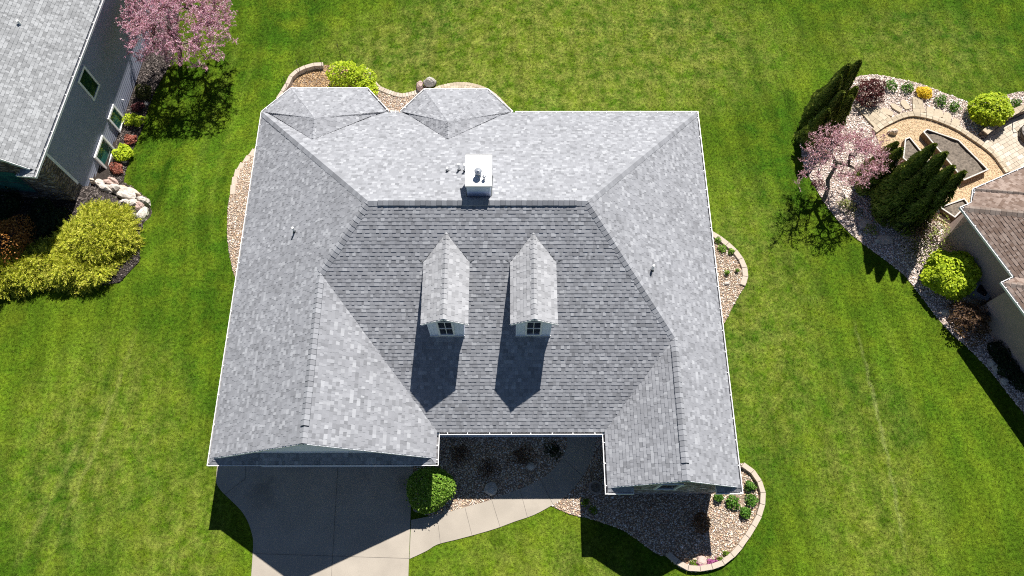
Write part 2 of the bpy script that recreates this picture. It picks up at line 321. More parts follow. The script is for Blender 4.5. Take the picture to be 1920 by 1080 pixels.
# ------------------------------------------------------------------ roof building
def clip(poly, axis, val, keep_less):
    out = []; n = len(poly)
    for i in range(n):
        a, b = poly[i], poly[(i + 1) % n]; ia = (a[axis] <= val) == keep_less; ib = (b[axis] <= val) == keep_less
        if ia: out.append(a)
        if ia != ib:
            t = (val - a[axis]) / (b[axis] - a[axis]); out.append((a[0] + (b[0] - a[0]) * t, a[1] + (b[1] - a[1]) * t))
    return out
def shingles(mb, pts, expo=.145, wmin=.08, wmax=.2, lift=.0):
    """lay overlapping shingle tabs over the flat polygon pts"""
    P = [Vector(p) for p in pts]; n = Vector((0, 0, 0))
    for i in range(1, len(P) - 1): n += (P[i] - P[0]).cross(P[i + 1] - P[0])
    n.normalize()
    if n.z < 0: n = -n; P = P[::-1]
    u = Vector((0, 0, 1)).cross(n).normalized(); v = n.cross(u); o = P[0]
    q = [((p - o).dot(u), (p - o).dot(v)) for p in P]
    v0 = min(a[1] for a in q); v1 = max(a[1] for a in q)
    def to3(a, h): return o + u * a[0] + v * a[1] + n * h
    mb.add([to3(a, lift) for a in q] + [to3(a, lift - .02) for a in q], [tuple(range(len(q)))] + [(i, len(q) + i, len(q) + (i + 1) % len(q), (i + 1) % len(q)) for i in range(len(q))], 1)
    vv = v0
    while vv < v1 - .004:
        ve = min(vv + expo, v1 + .001); band = clip(clip(q, 1, vv, False), 1, ve, True)
        if len(band) >= 3:
            a0 = min(a[0] for a in band); a1 = max(a[0] for a in band); uu = a0 - random.random() * .2
            hi = random.random() < .5
            while uu < a1:
                ue = uu + random.uniform(wmin, wmax); tab = clip(clip(band, 0, uu, False), 0, ue, True)
                if len(tab) >= 3:
                    th = (.021 if hi else .011) + random.uniform(-.0015, .0015)
                    top = [to3(a, lift + .001 + th * (1 - .8 * (a[1] - vv) / expo)) for a in tab]; k = len(tab)
                    mb.add(top + [to3(a, lift) for a in tab], [tuple(range(k))] + [(i, k + i, k + (i + 1) % k, (i + 1) % k) for i in range(k)], 0)
                hi = not hi if random.random() < .8 else hi; uu = ue
        vv += expo
def caps(mb, a, b, dl, dr, wid=.185, expo=.2, lift=.024, vent=0.):
    """bent ridge shingles from a (low end) to b; dl/dr point down each slope"""
    a = Vector(a); b = Vector(b); L = (b - a).length; d = (b - a) / L; dl = Vector(dl).normalized(); dr = Vector(dr).normalized()
    up = -(dl + dr)
    up = up.normalized() if up.length > .05 else Vector((0, 0, 1))
    if up.z < 0: up = -up
    def sec(p, h, w_):
        base = p + up * (h + vent)
        return [base + dl * w_ - up * (.0 if not vent else 0), base + dl * w_ * .45 + up * .012, base + up * .02, base + dr * w_ * .45 + up * .012, base + dr * w_]
    s = 0.
    while s < L - .02:
        e = min(s + expo, L); w_ = wid + random.uniform(-.006, .006); h0 = lift + random.uniform(0, .006)
        A = sec(a + d * s, h0, w_); B = sec(a + d * e, h0 - .017, w_ * .96)
        drop = up * -(h0 + vent + .03)
        lo = [A[0] + drop, A[4] + drop, B[0] + drop, B[4] + drop]
        vs = A + B + lo
        fs = [(i, i + 1, 6 + i, 5 + i) for i in range(4)] + [(0, 5, 12, 10), (4, 11, 13, 9), (0, 10, 11, 4, 3, 2, 1), (5, 6, 7, 8, 9, 13, 12)]
        mb.add(vs, fs, 0); s += expo
def gutter(mb, a, b, out, wd=.125, ht=.12, hang=.62, ext=(0, 0)):
    """open trough with a rolled white lip and straps"""
    a = Vector(a); b = Vector(b); d = (b - a).normalized(); out = Vector(out).normalized(); a = a - d * ext[0]; b = b + d * ext[1]; up = Vector((0, 0, 1)); L = (b - a).length
    def slab(o0, o1, z0, z1, mi): mb.hexa([a + out * o0 + up * z0, b + out * o0 + up * z0, b + out * o1 + up * z0, a + out * o1 + up * z0, a + out * o0 + up * z1, b + out * o0 + up * z1, b + out * o1 + up * z1, a + out * o1 + up * z1], mi)
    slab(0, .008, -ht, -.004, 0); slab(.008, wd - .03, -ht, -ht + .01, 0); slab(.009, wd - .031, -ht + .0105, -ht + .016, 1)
    slab(wd - .03, wd - .022, -ht, -.01, 0); slab(wd - .034, wd - .006, -.02, .006, 0)
    for e, s_ in ((a, 1), (b, -1)):
        p = e + d * (.004 * s_); mb.hexa([p + out * .008 - up * ht, p + d * .004 * s_ + out * .008 - up * ht, p + d * .004 * s_ + out * (wd - .03) - up * ht, p + out * (wd - .03) - up * ht, p + out * .008, p + d * .004 * s_ + out * .008, p + d * .004 * s_ + out * (wd - .03), p + out * (wd - .03)], 0)
    s = hang * .4
    while s < L:
        c = a + d * s; mb.bar(c + out * -.0 + up * .016, c + out * (wd - .01) + up * .016, .03, .01, 0); s += hang * random.uniform(.9, 1.1)

he = 2.9; X, D, WL, LL, WR, LR = 20.645, 15.247, 8.957, 1.188, 5.28, 2.283
pw, pe, ps, pn, xl, xr = .718, .768, .582, .625, 4.506, 2.554
yr = pn * D / (ps + pn); hr = ps * yr; zl = pw * xl; zr = pe * xr; sl = zl / (WL - xl); sr = zr / (WR - xr)
rlx = hr / pw; rrx = X - hr / pe
zW = lambda x, y: he + pw * x
zE = lambda x, y: he + pe * (X - x)
zS = lambda x, y: he + ps * y
zN = lambda x, y: he + pn * (D - y)
zLE = lambda x, y: he + sl * (WL - x)
zRW = lambda x, y: he + sr * (x - (X - WR))
on = lambda f, pts: [(x, y, f(x, y)) for x, y in pts]
g = .105; yrk = -LL + .29; yrr = -LR + .265
H = thing('house', (X / 2, D / 2, 0), 'large house with grey hipped shingle roof, two small dormers and white gutters', 'house')
mb = MB()
shingles(mb, on(zW, [(g, yrk), (xl, yrk), (xl, zl / ps), (rlx, yr), (g, D - g * pw / pn)]))
shingles(mb, on(zE, [(X - g, yrr), (X - g, D - g * pe / pn), (rrx, yr), (X - xr, zr / ps), (X - xr, yrr)]))
shingles(mb, on(zN, [(g * pn / pw, D - g), (rlx, yr), (rrx, yr), (X - g * pn / pe, D - g)]))
shingles(mb, on(zS, [(WL - g * ps / sl, g), (X - WR + g * ps / sr, g), (X - xr, zr / ps), (rrx, yr), (rlx, yr), (xl, zl / ps)]))
shingles(mb, on(zLE, [(xl, yrk), (WL - g, yrk), (WL - g, g * sl / ps), (xl, zl / ps)]))
shingles(mb, on(zRW, [(X - WR + g, yrr), (X - xr, yrr), (X - xr, zr / ps), (X - WR + g, g * sr / ps)]))
# bays at the back: five-sided hipped roofs poking through the north slope
bays = []
for (c0, c1, c2, c3, apx, az) in (((.0, 15.24), (1.24, 16.61), (4.94, 16.61), (6.05, 15.27), (590, 222), 4.57), ((6.55, 15.27), (7.63, 16.55), (10.7, 16.55), (11.9, 15.25), (840, 229), 4.55)):
    A = Z(apx, az); bays.append((c0, c1, c2, c3, A))
    def ins(p, q, k=g):                         # pull eave corner in from the gutter line
        v_ = (Vector(q) - Vector(p)).to_2d(); return (p[0] + v_.x / v_.length * k, p[1] + v_.y / v_.length * k)
    ax = (A.x, A.y); d1, d2 = ins(c1, ax, .12), ins(c2, ax, .12); s1, s2 = ins(c0, ax, .14), ins(c3, ax, .14)
    e1, e2, e0, e3 = (*d1, he + .06), (*d2, he + .06), (*s1, he + .06), (*s2, he + .06)
    ysA = D - (A.z - he) / pn; S = Vector((A.x + .02, ysA, A.z))
    Ep = Vector(e3) * .86 + A * .14; Wp = Vector(e0) * .86 + A * .14
    Ep.z = zN(Ep.x, Ep.y) + .05; Wp.z = zN(Wp.x, Wp.y) + .05
    for tri in ((e1, e2, A), (e2, e3, A), (e3, Ep, A), (e0, e1, A), (Wp, e0, A), (A, Ep, S), (A, S, Wp)): shingles(mb, tri, lift=.012)
    bays[-1] += (e0, e1, e2, e3, Ep, Wp, S)
# skirt roof under the garage gable and little roofs on the returns of the right gable
ysk, zsk = -.70, he + .30
shingles(mb, [(g, -LL + .045, he + .045), (WL - g, -LL + .045, he + .045), (WL - .5, ysk, zsk), (.5, ysk, zsk)])
shingles(mb, [(g, -LL + .045, he + .045), (.5, ysk, zsk), (.3, ysk, he + .21), (g, ysk, he + .07)])
shingles(mb, [(WL - g, -LL + .045, he + .045), (WL - g, ysk, he + .07), (WL - .3, ysk, he + .21), (WL - .5, ysk, zsk)])
for xa, xb in ((X - WR + g, X - WR + 1.08), (X - 1.0, X - g)):
    shingles(mb, [(xa, -LR + .1, he + .04), (xb, -LR + .1, he + .04), (xb, -1.95, he + .2), (xa, -1.95, he + .2)])
roof = mb.build('roof', [M_SH, M_DECK], H)
dW, dE, dN, dS = Vector((-1, 0, -pw)), Vector((1, 0, -pe)), Vector((0, 1, -pn)), Vector((0, -1, -ps))
dLE, dRW = Vector((1, 0, -sl)), Vector((-1, 0, -sr))
def perp(dv, a, b):                            # down-slope direction made square to the line a-b
    t = (Vector(b) - Vector(a)).normalized(); dv = dv - t * dv.dot(t); return dv.normalized()
def capline(a, b, d1, d2, **k):
    m = MB(); caps(m, a, b, perp(d1, a, b), perp(d2, a, b), **k); return m.build('ridge_cap', [k2 for k2 in (M_CAP,)], H)
rl, rr = Vector((rlx, yr, he + hr)), Vector((rrx, yr, he + hr)); wl_, wr_ = Vector((xl, zl / ps, he + zl)), Vector((X - xr, zr / ps, he + zr))
capline((.15, D - .17, he + .13), rl, dW, dN); capline((X - .15, D - .17, he + .13), rr, dE, dN)
capline(wl_, rl, dW, dS); capline(wr_, rr, dE, dS)
capline(rl, rl + (rr - rl) * .045, dN, dS, lift=.03); capline(rr - (rr - rl) * .05, rr, dN, dS, lift=.03)
capline(rl + (rr - rl) * .045, rr - (rr - rl) * .05, dN, dS, vent=.045)
la = Vector((xl, yrk, he + zl)); ra = Vector((X - xr, yrr, he + zr))
capline(la, la + Vector((0, .62, 0)), dW, dLE); capline(la + Vector((0, .62, 0)), wl_ + Vector((0, -.3, 0)), dW, dLE, vent=.045); capline(wl_ + Vector((0, -.3, 0)), wl_, dW, dLE, lift=.03)
capline(ra, ra + Vector((0, .62, 0)), dE, dRW); capline(ra + Vector((0, .62, 0)), wr_ + Vector((0, -.3, 0)), dE, dRW, vent=.045); capline(wr_ + Vector((0, -.3, 0)), wr_, dE, dRW, lift=.03)
for c0, c1, c2, c3, A, e0, e1, e2, e3, Ep, Wp, S in bays:
    up1 = Vector((0, 0, 1))
    for e, s1, s2 in ((e1, (e0, A), (e2, A)), (e2, (e1, A), (e3, A)), (Ep, (e3, A), (S, A)), (Wp, (e0, A), (S, A))):
        e = Vector(e); t = (A - e).normalized(); side = t.cross(up1).normalized(); f = .42 if e.y < 15.3 else .38
        capline(e + t * .1, A, side - up1 * f, -side - up1 * f, wid=.15, lift=.016)
    capline(S + Vector((0, .05, 0)), A, Vector((1, 0, -.62)), Vector((-1, 0, -.62)), wid=.15)
# gutters: one child per run
def gut(a, b, out, ext=(0, 0), hang=.62):
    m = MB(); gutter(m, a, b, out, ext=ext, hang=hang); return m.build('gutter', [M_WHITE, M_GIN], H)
zg = he + .035; gi = .115
gut((gi, -LL, zg), (gi, D - .04, zg), (-1, 0, 0), hang=1.15); gut((X - gi, D, zg), (X - gi, -LR, zg), (1, 0, 0), hang=.95)
gut((0.12, -LL + gi, zg), (WL - .12, -LL + gi, zg), (0, -1, 0), (.115, .115), hang=1.4)
gut((WL - gi, -LL + .0, zg), (WL - gi, -.0, zg), (1, 0, 0), hang=.55); gut((WL - .0, gi, zg), (X - WR, gi, zg), (0, -1, 0), hang=.8)
gut((X - WR + gi, 0, zg), (X - WR + gi, -LR, zg), (-1, 0, 0), hang=.8)
b0, b1 = bays[0], bays[1]
gut((12.0, D - gi, zg), (X - .01, D - gi, zg), (0, 1, 0), hang=.8); gut((6.08, D - gi + .02, zg), (6.5, D - gi + .02, zg), (0, 1, 0), hang=.2)
for b_ in bays:
    for p, q in ((b_[0], b_[1]), (b_[1], b_[2]), (b_[2], b_[3])):
        p, q = Vector(p), Vector(q); t = (q - p).normalized(); o_ = Vector((-t.y, t.x)); p3, q3 = p - o_ * gi, q - o_ * gi
        gut((*p3, zg), (*q3, zg), (*o_, 0), hang=.72)
# white return boards under the right gable
for xa, xb, xe in ((X - WR, X - WR + 1.1, X - WR + 1.085), (X - 1.02, X, X - 1.02)):
    m = MB(); m.box(xa, -LR, he - .12, xb, -LR + .03, he + .03); m.box(xa + .02, -LR + .03, he - .12, xb - .02, -1.95, he - .1); m.box(xe, -LR + .03, he - .09, xe + .015, -1.95, he + .06)
    m.build('gable_return', M_WHITE, H)
# rake trim
def rake(m, a, b, w_=.14, t=.025): a = Vector(a); b = Vector(b); m.bar(a - Vector((0, 0, w_ / 2 + .005)), b - Vector((0, 0, w_ / 2 + .005)), t, w_)
m = MB(); rake(m, (.25, yrk - .014, he + pw * .25 - .02), (xl, yrk - .014, he + zl - .02)); rake(m, (xl, yrk - .014, he + zl - .02), (WL - .25, yrk - .014, he + sl * .25 - .02))
m.build('rake_trim', M_TRIM, H); m = MB()
rake(m, (X - WR + .2, yrr - .014, he + sr * .2 - .02), (X - xr, yrr - .014, he + zr - .02)); rake(m, (X - xr, yrr - .014, he + zr - .02), (X - .2, yrr - .014, he + pe * .2 - .02))
m.build('rake_trim', M_TRIM, H)
# soffit and walls
foot = [(0, -LL), (WL, -LL), (WL, 0), (X - WR, 0), (X - WR, -LR), (X, -LR), (X, D), (11.9, D), (10.7, 16.55), (7.63, 16.55), (6.55, D), (6.05, D), (4.94, 16.61), (1.24, 16.61), (0, D)]
def inset(poly, k):
    out = []; n = len(poly)
    for i in range(n):
        a, b, c = Vector(poly[i - 1]), Vector(poly[i]), Vector(poly[(i + 1) % n]); d1 = (b - a).normalized(); d2 = (c - b).normalized()
        n1 = Vector((-d1.y, d1.x)); n2 = Vector((-d2.y, d2.x)); bi = n1 + n2; bi = bi / max(bi.length_squared / 2, .3); out.append(tuple(b + bi * k))
    return out
ft2 = [(x, (-1.8 if y == -LR else y)) for x, y in foot]; m = MB(); m.prism(inset(ft2, .1), he - .12, he - .1); m.build('soffit', M_TRIM, H)
wf = inset(foot, .45); wf[4] = (wf[4][0], -1.94); wf[5] = (wf[5][0], -1.94); wf[0] = (wf[0][0], -.75); wf[1] = (wf[1][0], -.75)
m = MB(); m.prism(wf, -2., he - .125); m.build('wall', M_SIDE, H)
m = MB()                                       # garage gable panel with laps
k = 14
for i in range(k):
    za = zsk + (he + zl - .1 - zsk) * i / k; zb = zsk + (he + zl - .1 - zsk) * (i + 1) / k
    xa0, xa1 = (za - he) / pw + .05, WL - (za - he) / sl - .05; xb0, xb1 = (zb - he) / pw + .05, WL - (zb - he) / sl - .05
    m.add([(xa0, ysk - .016, za), (xa1, ysk - .016, za), (xb1, ysk - .002, zb), (xb0, ysk - .002, zb), (xa0, ysk, za), (xa1, ysk, za)], [(0, 1, 2, 3), (4, 5, 1, 0)])
m.box(.5, ysk - .03, zsk - .01, WL - .5, ysk - .017, zsk + .09)
m.build('garage_gable', M_SIDE, H)
m = MB()                                       # garage door, mostly under the eave
m.box(1.2, -.80, 0, 7.6, -.752, 2.3); 
for i in range(4): m.box(1.25, -.815, .05 + i * .56, 7.55, -.801, .55 + i * .56)
m.build('garage_door', M_WHITE, H)
m = MB(); gy = -1.955
m.add([(X - WR + .46, gy, -.4), (X - .46, gy, -.4), (X - .46, gy, he - .11), (X - .46, gy, he + pe * .46 - .06), (X - xr, gy, he + zr - .06), (X - WR + .46, gy, he + sr * .46 - .06)], [(0, 1, 2, 3, 4, 5)])
m.box(X - .46, gy, -.4, X - .44, .6, he - .13); m.box(X - WR + .44, gy, -.4, X - WR + .46, .0, he - .13)
m.build('stone_gable', M_STONEG, H)
m = MB(); wx0, wx1, wz0, wz1 = 17.4, 18.28, 1.9, 3.5
for q in ((wx0, wx0 + .08, wz0, wz1), (wx1 - .08, wx1, wz0, wz1)): m.box(q[0], gy - .05, q[2], q[1], gy - .003, q[3])
m.box(wx0 + .08, gy - .05, wz0, wx1 - .08, gy - .003, wz0 + .09); m.box(wx0 + .08, gy - .05, wz1 - .09, wx1 - .08, gy - .003, wz1)
wf_ = m.build('window', M_TRIM, H)
m = MB(); m.box(wx0 + .085, gy - .012, wz0 + .095, wx1 - .085, gy - .004, wz1 - .095); m.build('pane', M_GLASS, wf_)
# dormers
for (dx, dyf, dpk) in ((9.32, 3.44, 6.85), (12.62, 3.44, 6.84)):
    zrg = he + ps * dpk; hw, dr_ = .865, .55; sd2 = dr_ / hw; ze = zrg - dr_; yf = 3.415; ww = .665; wy = 3.465
    ye = (ze - he) / ps
    m = MB()                                   # front and cheeks
    zt = zrg - ww * sd2 - .03; zb = zS(0, wy) - .05
    m.add([(dx - ww, wy, zb), (dx + ww, wy, zb), (dx + ww, wy, zt), (dx, wy, zrg - .04), (dx - ww, wy, zt)], [(0, 1, 2, 3, 4)])
    for s_ in (-1, 1): m.add([(dx + s_ * ww, wy, zb), (dx + s_ * ww, wy, zt), (dx + s_ * ww, (zt - he) / ps + .1, zt)], [(0, 1, 2) if s_ > 0 else (2, 1, 0)])
    for xx in (-ww, -.5, .48, ww - .06): m.box(dx + xx, wy - .014, zb + .08, dx + xx + (.06 if abs(xx) > .6 else .025), wy - .001, zt - .01)
    dm = m.build('dormer', M_SIDE, H)
    m = MB()
    shingles(m, [(dx - hw, yf, ze), (dx, yf, zrg), (dx, dpk, zrg), (dx - hw, ye, ze)], lift=.01); shingles(m, [(dx, yf, zrg), (dx + hw, yf, ze), (dx + hw, ye, ze), (dx, dpk, zrg)], lift=.01)
    caps(m, (dx, yf - .01, zrg), (dx, dpk + .05, zrg), Vector((-1, 0, -sd2)), Vector((1, 0, -sd2)), wid=.14, lift=.035)
    m.build('dormer_roof', [M_SHD, M_DECK], dm)
    for s_ in (-1, 1):
        m = MB(); a_, b_ = Vector((dx + s_ * (hw + .02), ye, ze + .012)), Vector((dx + s_ * .02, dpk + .04, zrg + .012)); m.bar(a_, b_, .05, .012); m.bar(a_, a_ + Vector((s_ * .16, .09, .09 * ps)), .04, .012); m.build('flashing', M_DARKM, dm)
    m = MB(); rake(m, (dx - hw, yf - .014, ze), (dx, yf - .014, zrg), .1); rake(m, (dx, yf - .014, zrg), (dx + hw, yf - .014, ze), .1)
    m.build('rake_trim', M_WHITE, dm); m = MB()
    m.box(dx - hw, yf, ze - .1, dx - hw + .02, ye - .05, ze - .012); m.build('fascia', M_WHITE, dm); m = MB(); m.box(dx + hw - .02, yf, ze - .1, dx + hw, ye - .05, ze - .012); m.build('fascia', M_WHITE, dm); m = MB()
    m.box(dx - ww - .01, wy - .05, zb + .03, dx + ww + .01, wy - .015, zb + .08)
    m.build('sill', M_WHITE, dm)
    m = MB(); w2 = .28; z0 = zb + .2; z1 = zrg - .36; arc = [(dx + (w2 - .0) * math.cos(t), z1 + .2 * math.sin(t)) for t in np.linspace(0, math.pi, 11)]
    for a, b in zip(arc[:-1], arc[1:]): m.bar((a[0], wy - .03, a[1]), (b[0], wy - .03, b[1]), .07, .06)
    for s_ in (-1, 1): m.box(dx + s_ * w2 - .035, wy - .06, z0, dx + s_ * w2 + .035, wy - .002, z1)
    m.box(dx - w2 + .036, wy - .07, z0 - .02, dx + w2 - .036, wy - .002, z0 + .06); m.box(dx - w2 + .036, wy - .05, (z0 + z1) / 2 - .025, dx + w2 - .036, wy - .022, (z0 + z1) / 2 + .025)
    m.box(dx - w2 + .036, wy - .045, z1 - .05, dx + w2 - .036, wy - .022, z1 - .005); m.box(dx - .012, wy - .04, z0 + .062, dx + .012, wy - .022, z1 - .052)
    m.add([(dx - w2 + .036, wy - .02, z0), (dx + w2 - .036, wy - .02, z0)] + [(a, wy - .02, b) for a, b in arc], [tuple(range(13))], 1)
    m.build('window', [M_WHITE, M_GLASS], dm)
# chimney
m = MB(); cx0, cx1, cy0, cy1, cz = 10.12, 11.01, 8.24, 9.53, 8.05
m.box(cx0, cy0, 6.0, cx1, cy1, cz)
for xx in (cx0 - .006, cx1 - .07): m.box(xx, cy0 - .012, 7.2, xx + .076, cy0 - .002, cz - .005)
m.box(cx0 + .072, cy0 - .012, cz - .1, cx1 - .072, cy0 - .002, cz - .005)
ch = m.build('chimney', M_SIDE, H)
m = MB(); m.bar((cx0 - .02, cy0 - .03, zN(0, cy0) + .02), (cx0 - .02, cy1 + .05, zN(0, cy1) + .02), .05, .05); m.bar((cx1 + .02, cy0 - .03, zN(0, cy0) + .02), (cx1 + .02, cy1 + .05, zN(0, cy1) + .02), .05, .05); m.bar((cx0 - .05, cy1 + .04, zN(0, cy1) + .02), (cx1 + .05, cy1 + .04, zN(0, cy1) + .02), .1, .04); m.build('flashing', M_DARKM, ch)
m = MB(); m.box(cx0 - .05, cy0 - .05, cz - .02, cx1 + .05, cy1 + .05, cz + .05); m.bar((cx0 - .04, (cy0 + cy1) / 2, cz + .05), (cx1 + .04, (cy0 + cy1) / 2, cz + .05), .03, .016)
for q_ in ((cx0 - .05, cy0 - .05, cx1 + .05, cy0 - .03), (cx0 - .05, cy1 + .03, cx1 + .05, cy1 + .05)): m.box(q_[0], q_[1], cz + .051, q_[2], q_[3], cz + .07)
m.build('chimney_cap', M_CAPM, ch)
def ring(m, c, r, z0, z1, n=16, mi=0): m.tube([(c[0], c[1], z0), (c[0], c[1], z1)], r, n, mi)
f1 = Z((897, 328), cz + .05); f2 = Z((908, 335), cz + .05)
m = MB(); ring(m, f1, .125, cz + .05, cz + .1); ring(m, f1, .085, cz + .1, cz + .3); ring(m, f1, .14, cz + .3, cz + .335); ring(m, f1, .05, cz + .335, cz + .37); m.build('flue', M_GALV, ch, True)
m = MB(); ring(m, f2, .035, cz + .05, cz + .2, 10); ring(m, f2, .07, cz + .2, cz + .225, 12); m.build('flue', M_GALV, ch, True)
def vent(p, h, r=.045, zf=None):
    m = MB(); m.tube([p - Vector((0, 0, .05)), p + Vector((0, 0, h))], r, 12, 0); m.tube([p + Vector((0, 0, -.04)), p + Vector((0, 0, .09))], [r * 2.1, r * 1.2], 12, 1)
    return m.build('vent_pipe', [M_PIPE, M_DARKM], H)
for x_, y_, f_, h_ in ((9.22, 10.02, zN, .26), (9.68, 10.08, zN, .48), (9.92, 10.02, zN, .5), (2.98, 7.86, zW, .36), (17.3, 5.95, zE, .46)): vent(Vector((x_, y_, f_(x_, y_))), h_)

# ------------------------------------------------------------------ neighbour on the left
dv = Vector((.0866, .99624, 0)); nv = Vector((.99624, -.0866, 0)); C0 = Vector((-9.608, 12.04, 0)); E0 = Z((72, 322), 3.97)
def LH(a, n_, z): return C0 + dv * a + nv * n_ + Vector((0, 0, z))   # along wall, outward, height
LHs = thing('house', LH(6, -4, 0), 'neighbour house with pale grey roof and tall slate siding wall, cut by top left corner', 'house')
ov = (E0 - C0).dot(nv); ea = (E0 - C0).dot(dv); so_ = .8; wd = 5.2; ln = 22
zE0 = E0.z; m = MB()
shingles(m, [LH(ea + .02, ov - .1, zE0 + .08), LH(ea + ln, ov - .1, zE0 + .08), LH(ea + ln, ov - wd, zE0 + so_ * wd), LH(ea + .02, ov - wd, zE0 + so_ * wd)])
shingles(m, [LH(ea + ln, ov - wd * 2, zE0), LH(ea + .02, ov - wd * 2, zE0), LH(ea + .02, ov - wd, zE0 + so_ * wd), LH(ea + ln, ov - wd, zE0 + so_ * wd)])
shingles(m, [LH(ea - .28, ov - .1, zE0 + .03), LH(ea + .02, ov - .1, zE0 + .1), LH(ea + .02, ov - .75, zE0 + .1), LH(ea - .28, ov - .75, zE0 + .03)])
m.build('roof', [M_SHL, M_DECK], LHs)
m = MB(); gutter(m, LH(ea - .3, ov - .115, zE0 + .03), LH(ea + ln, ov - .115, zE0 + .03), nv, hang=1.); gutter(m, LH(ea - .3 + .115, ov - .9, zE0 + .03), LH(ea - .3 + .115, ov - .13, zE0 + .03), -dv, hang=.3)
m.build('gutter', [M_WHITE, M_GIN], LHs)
m = MB(); rake(m, LH(ea, ov - .3, zE0 + .3 * so_ - .02), LH(ea, ov - wd, zE0 + so_ * wd - .02), .16); m.build('rake_trim', M_WHITE, LHs)
m = MB()
for i in range(39):                            # lap siding
    z0 = -1.9 + i * .145; z1 = z0 + .145
    m.hexa([LH(.9, .0, z0), LH(ln - 1, .0, z0), LH(ln - 1, .013, z0), LH(.9, .013, z0), LH(.9, .0, z1), LH(ln - 1, .0, z1), LH(ln - 1, .004, z1), LH(.9, .004, z1)])
m.hexa([LH(.9, -.3, -2), LH(ln - 1, -.3, -2), LH(ln - 1, 0, -2), LH(.9, 0, -2), LH(.9, -.3, 3.82), LH(ln - 1, -.3, 3.82), LH(ln - 1, 0, 3.82), LH(.9, 0, 3.82)])
m.build('wall', M_SLATE, LHs)
m = MB(); m.hexa([LH(0, -9.5, -2), LH(.9, -9.5, -2), LH(.9, .03, -2), LH(0, .03, -2), LH(0, -9.5, 3.82), LH(.9, -9.5, 3.82), LH(.9, .03, 3.82), LH(0, .03, 3.82)])
m.add([LH(.02, -.3, 3.82), LH(.02, ov - wd * 2 + .3, 3.82), LH(.02, ov - wd, zE0 + so_ * wd - .1)], [(0, 1, 2)])
m.build('stone_wall', M_STONE, LHs)
m = MB(); m.hexa([LH(.76, .03, .35), LH(.9, .03, .35), LH(.9, .055, .35), LH(.76, .055, .35), LH(.76, .03, 3.81), LH(.9, .03, 3.81), LH(.9, .055, 3.81), LH(.76, .055, 3.81)]); m.build('corner_trim', M_TRIM, LHs)
m = MB(); m.hexa([LH(.1, -9, 3.79), LH(ln - 1, -9, 3.79), LH(ln - 1, ov - .12, 3.79), LH(.1, ov - .12, 3.79), LH(.1, -9, 3.84), LH(ln - 1, -9, 3.84), LH(ln - 1, ov - .12, 3.84), LH(.1, ov - .12, 3.84)]); m.build('soffit', M_TRIM, LHs)
def lwin(a0, a1, z0, z1, dep, gm, tr=.11):
    m = MB()
    def sl_(aa, ab, za, zb, n0, n1, mi=0): m.hexa([LH(aa, n0, za), LH(ab, n0, za), LH(ab, n1, za), LH(aa, n1, za), LH(aa, n0, zb), LH(ab, n0, zb), LH(ab, n1, zb), LH(aa, n1, zb)], mi)
    sl_(a0, a0 + tr, z0, z1, .023, dep); sl_(a1 - tr, a1, z0, z1, .023, dep); sl_(a0 + tr, a1 - tr, z0, z0 + tr, .023, dep); sl_(a0 + tr, a1 - tr, z1 - tr, z1, .023, dep)
    wn = m.build('window', M_WHITE, LHs); m = MB()
    sl_(a0 + tr, a1 - tr, z0 + tr, z1 - tr, .024, .03); m.build('pane', gm, wn); return wn
M_GLD = glass('green_reflecting_glass', (.015, .05, .03))
lwin(5.05, 6.05, 1.25, 2.78, .06, M_GLD); lwin(4.95, 5.9, -1.42, -.12, .09, M_GLASSG); lwin(2.6, 3.95, -1.35, -.08, .12, M_GLASSG)
m = MB()                                       # window of the stone front
def fw(n0, n1, z0, z1, d0, d1, mi): m.hexa([LH(-d1, n0, z0), LH(-d1, n1, z0), LH(-d0, n1, z0), LH(-d0, n0, z0), LH(-d1, n0, z1), LH(-d1, n1, z1), LH(-d0, n1, z1), LH(-d0, n0, z1)], mi)
fw(-3.79, -1.5, .75, 2.5, .002, .02, 1); fw(-3.7, -1.4, .62, .74, .001, .05, 0); fw(-1.49, -1.38, .75, 2.6, .001, .04, 0); fw(-3.79, -1.5, 1.55, 1.6, .02, .03, 0)
m.build('window', [M_DARKM, M_GLASSG], LHs)
p = LH(6.6, .03, -.7); m = MB(); m.tube([p, p + nv * .1], .03, 8); m.tube([p + nv * .1, p + nv * .1 - Vector((0, 0, .08))], .02, 8); m.build('water_tap', M_WHITE, LHs)
rv = Z((63, 74), 4.6); vz = zE0 + so_ * (ov - (rv - C0).dot(nv)); rv.z = vz; m = MB(); m.tube([rv - Vector((0, 0, .1)), rv + Vector((0, 0, .22))], .055, 12); m.build('vent_pipe', M_PIPE, LHs, False)

# ------------------------------------------------------------------ neighbour on the right
N0 = Vector((32.65, 11.07, 0)); eu = Vector((.916, .4013, 0)).normalized(); ev = Vector((eu.y, -eu.x, 0))
def RH(u, v, z): return N0 + eu * u + ev * v + Vector((0, 0, z))
RHs = thing('house', RH(4, 5, 0), 'neighbour house with brown shingle roof and taupe walls, cut by right edge', 'house')
hE = 2.9; s2 = .6; Lx = 9.; k = .08
m = MB(); zz = lambda d: hE + s2 * d
shingles(m, [RH(k, k, zz(k)), RH(Lx, Lx, zz(Lx)), RH(Lx + 8, Lx, zz(Lx)), RH(Lx + 8, k, zz(k))])
q0 = RH(-1.13, .546, 0)
shingles(m, [RH(-1.05, .63, zz(.08)), RH(-.5, .60, zz(.06)), RH(k, k, zz(k)), RH(Lx, Lx, zz(Lx)), RH(Lx - 1.13, Lx + .546, zz(Lx))])
shingles(m, [RH(-1.05, .63, zz(.08)), RH(Lx - 1.13, Lx + .546, zz(Lx)), RH(Lx - 1.13, 4.24 + Lx, zz(Lx)), RH(-1.05, 4.32, zz(.08))])
